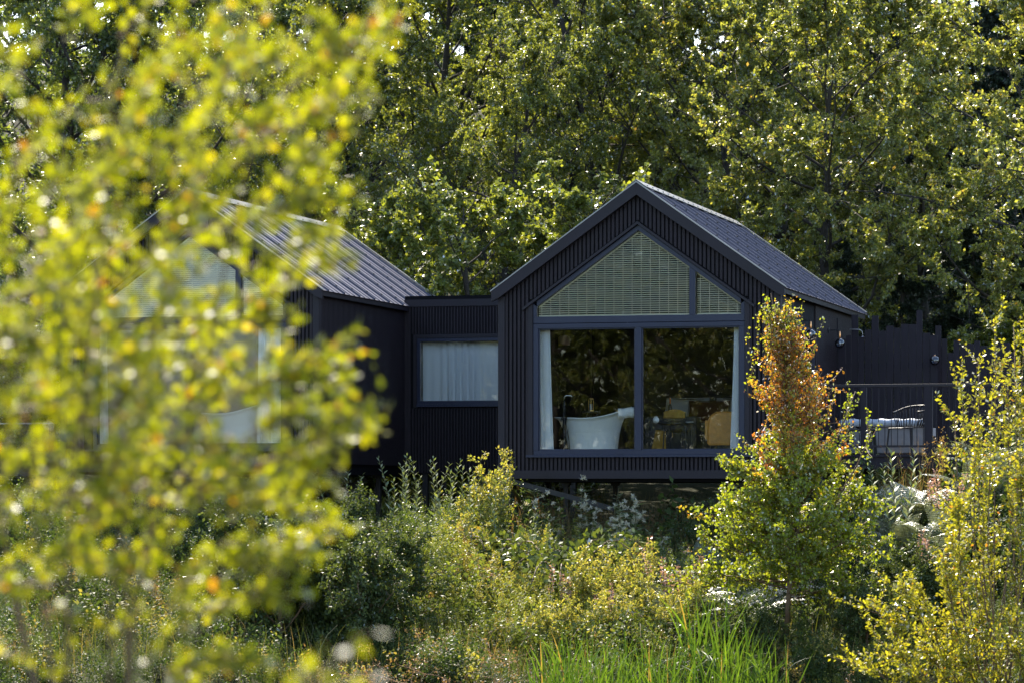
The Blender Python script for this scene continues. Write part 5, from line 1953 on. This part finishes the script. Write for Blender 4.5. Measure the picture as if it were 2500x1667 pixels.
        for s in range(5):
            az = rng.uniform(0, 6.28)
            d = np.array([math.cos(az) * .9, math.sin(az) * .5, .6])
            pts = [np.zeros(3)]
            for k in range(6):
                d = nrmv(d + rng.normal(0, .2, 3) - UP * .06)
                pts.append(pts[-1] + d * h / 5)
            pts = np.array(pts)
            g['w'].tube([tuple(p) for p in pts], [.006 - .0007 * k for k in range(7)], 4, caps=False)
            for b in range(14):
                c = on(pts, np.array([rng.uniform(.25, 1.0)]))[0]
                q = c + nrmv(rng.normal(0, .8, 3) + UP * .3) * rng.uniform(.04, .14)
                g['w'].tube([tuple(c), tuple(q)], [.0025, .001], 3, caps=False)
                n = 5
                add_leaves(g, q + rng.normal(0, .018, (n, 3)), rng.normal(0, 1, (n, 3)), rng.normal(0, 1, (n, 3)), rng.uniform(.02, .045, n), rng.uniform(.012, .02, n), rng.uniform(0, 1, n))
    elif kind == 'under':
        habit = seed % 3
        if habit == 0:                   # upright stems set with lance leaves
            for s in range(6):
                hh = h * rng.uniform(.6, 1.0)
                pts = stemline(rng.normal(0, .13), rng.normal(0, .13), hh, .09, .004)
                n = 34
                u = np.linspace(.12, 1.0, n)
                az = np.arange(n) * 2.4
                side = np.stack([np.cos(az), np.sin(az), np.zeros(n)], 1)
                add_leaves(g, on(pts, u), side * .8 + UP * .45, UP * .8 - side * .3 + rng.normal(0, .3, (n, 3)), np.interp(u, [0, .4, 1], [.09, .12, .045]), np.interp(u, [0, .4, 1], [.02, .026, .012]), rng.uniform(-.1, .1, n) + u * .08)
        elif habit == 1:                 # bushy with rounder leaves in flat layers
            for s in range(9):
                hh = h * rng.uniform(.45, 1.0)
                pts = stemline(rng.normal(0, .15), rng.normal(0, .15), hh, .24, .004)
                n = 24
                u = rng.uniform(.25, 1.03, n)
                add_leaves(g, on(pts, u) + rng.normal(0, .05, (n, 3)), rng.normal(0, .8, (n, 3)) + UP * .1, rng.normal(0, .4, (n, 3)) + UP * .9, rng.uniform(.05, .10, n), rng.uniform(.032, .06, n), rng.uniform(-.12, .08, n))
        else:                            # tall airy stems, feathery heads
            for s in range(5):
                hh = h * rng.uniform(.8, 1.25)
                pts = stemline(rng.normal(0, .12), rng.normal(0, .12), hh, .1, .0035)
                n = 26
                u = rng.uniform(.1, .8, n)
                add_leaves(g, on(pts, u) + rng.normal(0, .02, (n, 3)), rng.normal(0, .7, (n, 3)) + UP * .4, rng.normal(0, .6, (n, 3)) + UP * .6, rng.uniform(.05, .09, n), rng.uniform(.012, .024, n), rng.uniform(-.1, .1, n))
                for b in range(6):
                    c = on(pts, np.array([rng.uniform(.72, 1.0)]))[0] + rng.normal(0, .03, 3)
                    n = 12
                    add_leaves(g, c + rng.normal(0, .02, (n, 3)), rng.normal(0, 1, (n, 3)), rng.normal(0, 1, (n, 3)), rng.uniform(.014, .028, n), rng.uniform(.01, .016, n), rng.uniform(.08, .30, n))
    return g

KINDS = {'shoot': ('leaf_shoot', 'stem'), 'gold': ('leaf_gold', 'stem'), 'fire': (('leaf_herb', 'petal_pink'), 'stem'), 'thistle': (('leaf_shoot', 'petal_white'), 'stem'),
         'bramble': ('leaf_bramble', 'twig'), 'fern': ('leaf_fern', 'stem'), 'deadstalk': ('leaf_dead', 'leaf_dead_stem')}
M['leaf_dead_stem'] = mat('dry_tan_stalk', (0.30, 0.17, 0.09), .8)
HP = {}
def plant(kind, variant, name, label, cat, loc, rot, sc, group):
    key = (kind, variant)
    if key not in HP:
        g = herb(100 + variant * 7 + len(kind) * 13, kind, 1.0)
        V, Fq, T, mi = stack(g)
        lm, sm = KINDS[kind]
        t = empty(name, label, cat, loc, rot, group)
        g['w'].build('stem', M[sm], t, smooth=True, recalc=False)
        lm = [M[x] for x in (lm if isinstance(lm, tuple) else (lm,))]
        if len(lm) == 1:
            raw_mesh('foliage', V, Fq, lm[0], T, t)
        else:
            for k, nm in enumerate(('foliage', 'flower_head')):
                sel = mi == k
                vs = V.reshape(-1, 4, 3)[sel].reshape(-1, 3)
                raw_mesh(nm, vs, np.arange(len(vs)).reshape(-1, 4), lm[k], T[sel], t)
        t.scale = (sc,) * 3
        HP[key] = t
        return t
    o = dup(HP[key], loc, rot, sc, label, group)
    o.name = name
    return o

ORD = ['first', 'second', 'third', 'fourth', 'fifth', 'sixth', 'seventh', 'eighth', 'ninth', 'tenth', 'eleventh', 'twelfth', 'thirteenth', 'fourteenth', 'fifteenth', 'sixteenth', 'seventeenth', 'eighteenth', 'nineteenth', 'twentieth']
ZONES = [(-9999, 640, 'under the blurred bush'), (640, 985, 'below the dark side wall'), (985, 1240, 'below the linking block'), (1240, 1560, 'below the left big pane'),
         (1560, 1800, 'below the right big pane'), (1800, 2080, 'at the foot of the birch'), (2080, 9999, 'between the birch and the willow bush')]
def place(kind, name, desc, cat, group, items, seed):
    """items: (px, py of the top, Y); the label counts from the left inside its stretch of meadow"""
    rng = random.Random(seed)
    items = sorted((px, py, max(45.2, Y - 2.3) if (1300 < px < 1860 and py > 1290 and kind != 'deadstalk') else Y) for px, py, Y in items)
    cnt = {}
    for px, py, Y in items:
        z = [w for a, b, w in ZONES if a <= px < b][0]
        cnt[z] = cnt.get(z, 0) + 1
    seen = {}
    for px, py, Y in items:
        z = [w for a, b, w in ZONES if a <= px < b][0]
        seen[z] = seen.get(z, 0) + 1
        lab = desc + ' ' + z
        if cnt[z] > 1:
            lab += ', ' + ORD[seen[z] - 1] + ' from left'
        x, y, gz_ = gpos(px, Y, -.03)
        h = max(.25, (CY - py) / F * Y - gz_)
        if kind == 'fern':
            h = min(h, 1.0)
        plant(kind, rng.randrange(3), name, lab, cat, (x, y, gz_), rng.uniform(0, 6.28), h / {'fern': .62, 'bramble': .75, 'deadstalk': .7}.get(kind, 1.0), group)

place('shoot', 'willow_shoot', 'tall pale leafy shoot', 'shoot', 'tall pale leafy shoots', [
    (835, 1145, 52.6), (870, 1190, 52.0), (925, 1225, 51.5), (965, 1105, 53.0), (985, 1150, 52.4), (1030, 1120, 52.8), (1062, 1160, 51.8), (1085, 1112, 53.2), (1122, 1130, 52.5), (1165, 1145, 52.0), (1205, 1100, 52.4), (1190, 1150, 51.5), (1213, 1150, 52.3),
    (1320, 1225, 51.0), (1345, 1250, 50.5), (1140, 1240, 51.0), (760, 1225, 51.5), (2215, 1010, 50.0), (2180, 1130, 49.5), (1010, 1215, 51.0)], 1)
place('gold', 'golden_herb', 'bushy golden meadow herb', 'plant', 'golden meadow herbs', [
    (1015, 1320, 49.5), (1060, 1300, 49.7), (1100, 1330, 49.0), (1145, 1310, 49.6), (1185, 1345, 49.2), (1225, 1375, 48.2), (1270, 1370, 48.5), (1130, 1270, 50.5), (1150, 1240, 51.2), (1110, 1250, 50.9),
    (1300, 1400, 48.0), (1345, 1420, 47.6), (1410, 1340, 49.0), (1440, 1355, 48.7), (1475, 1330, 49.3), (1530, 1320, 49.5), (1540, 1345, 48.8), (1590, 1400, 48.0), (1380, 1450, 47.0), (1060, 1390, 48.2),
    (1120, 1400, 47.8), (1180, 1420, 47.5), (1240, 1440, 47.0), (980, 1400, 48.0), (1000, 1440, 47.5), (1460, 1430, 47.3), (1520, 1440, 47.2), (1620, 1450, 47.0), (1660, 1420, 47.5), (1185, 1095, 52.6), (1160, 1150, 52.0), (1310, 1250, 50.8), (1680, 1380, 48.6)], 2)
place('fire', 'willowherb', 'faded pink willowherb spike', 'plant', 'faded pink willowherb spikes', [
    (1570, 1300, 49.4), (1345, 1335, 48.8), (1620, 1325, 49.0), (1715, 1315, 49.2), (1205, 1350, 49.0), (1185, 1350, 48.8), (1660, 1340, 48.6), (2290, 1105, 50.2), (2310, 1130, 49.8), (2310, 1290, 47.0), (2280, 1340, 46.5), (1100, 1360, 48.5), (1480, 1400, 48.0), (2245, 1250, 48.0)], 3)
place('thistle', 'thistle', 'grey thistle gone to white fluff', 'plant', 'thistles gone to seed', [
    (1395, 1172, 52.0), (1480, 1172, 52.2), (1530, 1180, 52.0), (1505, 1215, 51.4), (1555, 1230, 51.0), (950, 1340, 49.2)], 4)
place('bramble', 'bramble', 'low glossy bramble mound', 'bramble', 'bramble mounds', [
    (1150, 1480, 46.8), (1250, 1500, 46.4), (1360, 1500, 46.2), (1480, 1480, 46.6), (1560, 1490, 46.2), (1640, 1520, 45.8), (1060, 1500, 46.5), (960, 1520, 46.2), (1720, 1490, 46.6), (860, 1500, 46.6), (740, 1480, 47.0), (2050, 1470, 46.4), (2150, 1400, 47.4), (1850, 1540, 45.8), (1130, 1260, 51.0), (1320, 1290, 50.6), (1380, 1300, 50.0), (2180, 1310, 48.6), (2060, 1330, 49.0), (1990, 1560, 45.4), (2080, 1590, 45.0)], 5)
place('fern', 'bracken_fern', 'pale sunlit bracken fern', 'fern', 'bracken ferns', [
    (2130, 1130, 50.6), (2190, 1110, 51.0), (2250, 1130, 50.8), (2170, 1180, 49.8), (2220, 1190, 49.6), (2270, 1230, 49.2), (2330, 1180, 49.8), (1600, 1365, 48.6), (1650, 1350, 48.8), (1735, 1265, 50.6), (1790, 1270, 50.4), (1760, 1345, 48.8), (1830, 1300, 49.8), (1790, 1370, 48.4), (2440, 1000, 51.5), (2400, 1100, 51.0), (2120, 1240, 48.8)], 6)
place('deadstalk', 'dead_dock', 'dry brown dock stalks', 'plant', 'dry brown dock stalks', [
    (1030, 1575, 42.8), (1085, 1565, 42.6), (1140, 1590, 42.4), (990, 1600, 42.4), (1060, 1620, 42.0), (1255, 1535, 43.6), (2060, 1620, 42.0), (1770, 1380, 48.0)], 7)

# sword-leaved irises at the water's edge
def iris_proto(seed):
    rng = np.random.default_rng(seed)
    V, Fc, T = [], [], []
    n = 0
    for b in range(34):
        ln = rng.uniform(.75, 1.25)
        w = rng.uniform(.014, .023)
        az = rng.uniform(0, 6.28)
        lean = abs(rng.normal(0, .20))
        bend = rng.uniform(0, .35) if rng.uniform() < .68 else rng.uniform(.5, 1.2)
        x, y = rng.normal(0, .17, 2)
        k = 9
        t = np.linspace(0, 1, k)
        d = np.array([math.cos(az), math.sin(az), 0])
        c = np.array([x, y, 0]) + d * (ln * (lean * t + bend * .5 * t ** 2.6))[:, None] + UP * (ln * (t - bend * .35 * t ** 3))[:, None]
        tw = rng.uniform(0, 6.28)
        s = np.array([math.cos(tw), math.sin(tw), 0])
        ww = w * np.clip(np.minimum(1, (1 - t) * 3.2), .02, 1)
        f = np.cross(s, UP)
        V += [np.stack([c - s * ww[:, None] / 2, c + f * (ww * .16)[:, None], c + s * ww[:, None] / 2], 1).reshape(-1, 3)]
        tt = rng.uniform(0, .8) if rng.uniform() < .98 else 1.0
        for i in range(k - 1):
            for j in range(2):
                a = n + i * 3 + j
                Fc.append((a, a + 1, a + 4, a + 3))
                T.append(tt)
        n += k * 3
    return np.concatenate(V), np.array(Fc), np.array(T)
IRIS = []
def irises():
    rng = random.Random(4)
    items = [(1335, 1545, 41.2), (1390, 1520, 41.6), (1450, 1550, 41.0), (1500, 1530, 41.5), (1560, 1550, 41.2), (1610, 1535, 41.6), (1655, 1570, 41.0), (1375, 1590, 40.7), (1530, 1585, 40.6), (1440, 1600, 40.4),
             (1745, 1480, 42.0), (1790, 1500, 41.8), (1840, 1530, 41.6), (1885, 1555, 41.2), (1700, 1420, 43.2), (1770, 1580, 40.6), (1600, 1610, 40.4), (1340, 1620, 40.3)]
    cnt, seen = {}, {}
    zone = lambda px: 'below the left pane' if px < 1560 else ('below the right pane' if px < 1720 else ('before the birch trunk' if px < 1930 else 'right of the birch trunk'))
    items.sort()
    for it in items:
        cnt[zone(it[0])] = cnt.get(zone(it[0]), 0) + 1
    for i, (px, py, Y) in enumerate(items):
        z = zone(px)
        seen[z] = seen.get(z, 0) + 1
        lab = f'bright green iris clump {z}, {ORD[seen[z]-1]} from left'
        x, y, g = gpos(px, Y, -.03)
        h = (CY - py) / F * Y - g
        if len(IRIS) < 3:
            V, Fc, T = iris_proto(300 + i)
            o = raw_mesh('iris_clump', V, Fc, M['leaf_iris'], T)
            o.location = (x, y, g)
            o.rotation_euler = (0, 0, rng.uniform(0, 6.28))
            IRIS.append(o)
        else:
            o = dup(IRIS[i % 3], (x, y, g), rng.uniform(0, 6.28))
        s = max(.5, h / 1.12)
        o.scale = (s, s, s)
        tag(o, lab, 'iris', 'iris clumps at the water edge')
irises()

# ------------------------------------------------------------------ stuff nobody could count: undergrowth and grass
def under_foot(px, Y):
    return True

def undergrowth():
    rng = np.random.default_rng(9)
    protos = []
    for k in range(9):
        g = herb(501 + k, 'under', 1.0)
        V, Fq, T, mi = stack(g)
        protos.append((V, T))
    N = 2700
    Vs, Ts = [], []
    for i in range(N):
        Y = rng.uniform(42.4, 57.0) if i % 4 else rng.uniform(43, 49)
        px = rng.uniform(-80, 2620)
        x = (px - CX) / F * Y
        if (abs(px - 1241) < 26 and Y > 49.2) or (abs(px - 775) < 22 and Y > 51):
            continue
        if 2050 < px < 2300 and Y > 46.5 and rng.uniform() < .65:
            continue
        if Y > 52.4 and 2300 > px > 1245 and rng.uniform() < .15:
            continue
        z = float(ground_z(x, Y)) - .03
        patch = math.sin(x * 1.9 + 1.1 * math.sin(Y * .8)) + math.sin(Y * 1.5 + x * .6)
        pick = int(rng.integers(3)) * 3 + (0 if patch > .5 else (1 if patch > -.6 else 2)) if rng.uniform() < .75 else int(rng.integers(9))
        V, T = protos[pick]
        h = rng.uniform(.4, .8) + .55 * max(0, min(1, (Y - 46) / 5)) * rng.uniform(.2, 1) if Y > 45 else rng.uniform(.35, .7)
        if 53 < Y:
            h *= .75
        a = rng.uniform(0, 6.28)
        ca, sa = math.cos(a), math.sin(a)
        h *= 1 + .28 * math.sin(x * 2.3 + Y * 1.1)
        s = h * rng.uniform(.85, 1.15)
        W = np.stack([(V[:, 0] * ca - V[:, 1] * sa) * s + x, (V[:, 0] * sa + V[:, 1] * ca) * s + Y, V[:, 2] * h + z], 1)
        Vs.append(W)
        # golden herbs and painted sun mid-slope, painted shade at left, rusty tufts in places
        gold = math.exp(-((px - 1290) / 340) ** 2 - ((Y - 48.0) / 2.6) ** 2)
        base = (.17 if px > 960 else .10) + .46 * gold * rng.uniform(.5, 1.1) + .10 * math.sin(x * 1.3 + Y) * math.sin(Y * .9 - x * .4)
        if rng.uniform() < .10:
            base = rng.uniform(.7, .95)
        Ts.append(np.clip(base + T, 0, 1))
    V = np.concatenate(Vs)
    n = len(V) // 4
    o = raw_mesh('undergrowth', V, np.arange(n * 4).reshape(n, 4), M['leaf_herb'], np.concatenate(Ts))
    tag(o, 'tangled green and golden meadow undergrowth covering the slope below the cabins', 'undergrowth', kind='stuff')

def blades(name, label, n, ylim, pxlim, hlim, wid, material, tint, seed, dens=None, bend=.5):
    rng = np.random.default_rng(seed)
    Y = rng.uniform(*ylim, n)
    px = rng.uniform(*pxlim, n)
    x = (px - CX) / F * Y
    if dens is not None:
        keep = rng.uniform(0, 1, n) < dens(x, Y, px)
        Y, x, px = Y[keep], x[keep], px[keep]
    n = len(Y)
    z = ground_z(x, Y) - .02
    h = rng.uniform(*hlim, n)
    az = rng.uniform(0, 6.28, n)
    d = np.stack([np.cos(az), np.sin(az), np.zeros(n)], 1)
    tw = rng.uniform(0, 6.28, n)
    s = np.stack([np.cos(tw), np.sin(tw), np.zeros(n)], 1)
    bd = rng.uniform(.1, bend * 1.6, n)
    base = np.stack([x, Y, z], 1)
    rows = []
    for t in (0, .4, .75, 1.0):
        c = base + d * (h * bd * t ** 1.9 * .7)[:, None] + UP * (h * (t - bd * .28 * t ** 3))[:, None]
        w = wid * max(.06, 1 - t ** 2)
        rows += [c - s * w / 2, c + s * w / 2]
    V = np.stack(rows, 1)
    idx = np.arange(n)[:, None] * 8
    Fq = np.concatenate([idx + np.array([[0, 1, 3, 2]]), idx + np.array([[2, 3, 5, 4]]), idx + np.array([[4, 5, 7, 6]])])
    T = np.tile(np.clip(rng.normal(tint[0], tint[1], n) + (rng.uniform(0, 1, n) < .15) * .3, 0, 1), 3)
    o = raw_mesh(name, V.reshape(-1, 3), Fq, material, T)
    tag(o, label, 'grass', kind='stuff')

undergrowth()
blades('wild_grass', 'long wild grass tangled through the slope below the cabins', 9000, (43, 57), (-80, 2620), (.35, .95), .010, M['leaf_grass'], (.38, .2), 12,
       dens=lambda x, Y, px: np.where((Y > 52.6) & (px > 1245), .5, 1.0))
blades('dry_grass', 'fine straw-coloured seeding grass standing under the clear cabin', 2600, (50.5, 56), (1240, 2300), (.6, 1.25), .007, M['leaf_grass'], (.85, .12), 13, bend=.3)
blades('lawn_grass', 'short sunlit lawn seen beneath the half-hidden cabin', 42000, (57, 69), (-80, 1250), (.06, .16), .012, M['leaf_lawn'], (.5, .25), 14)
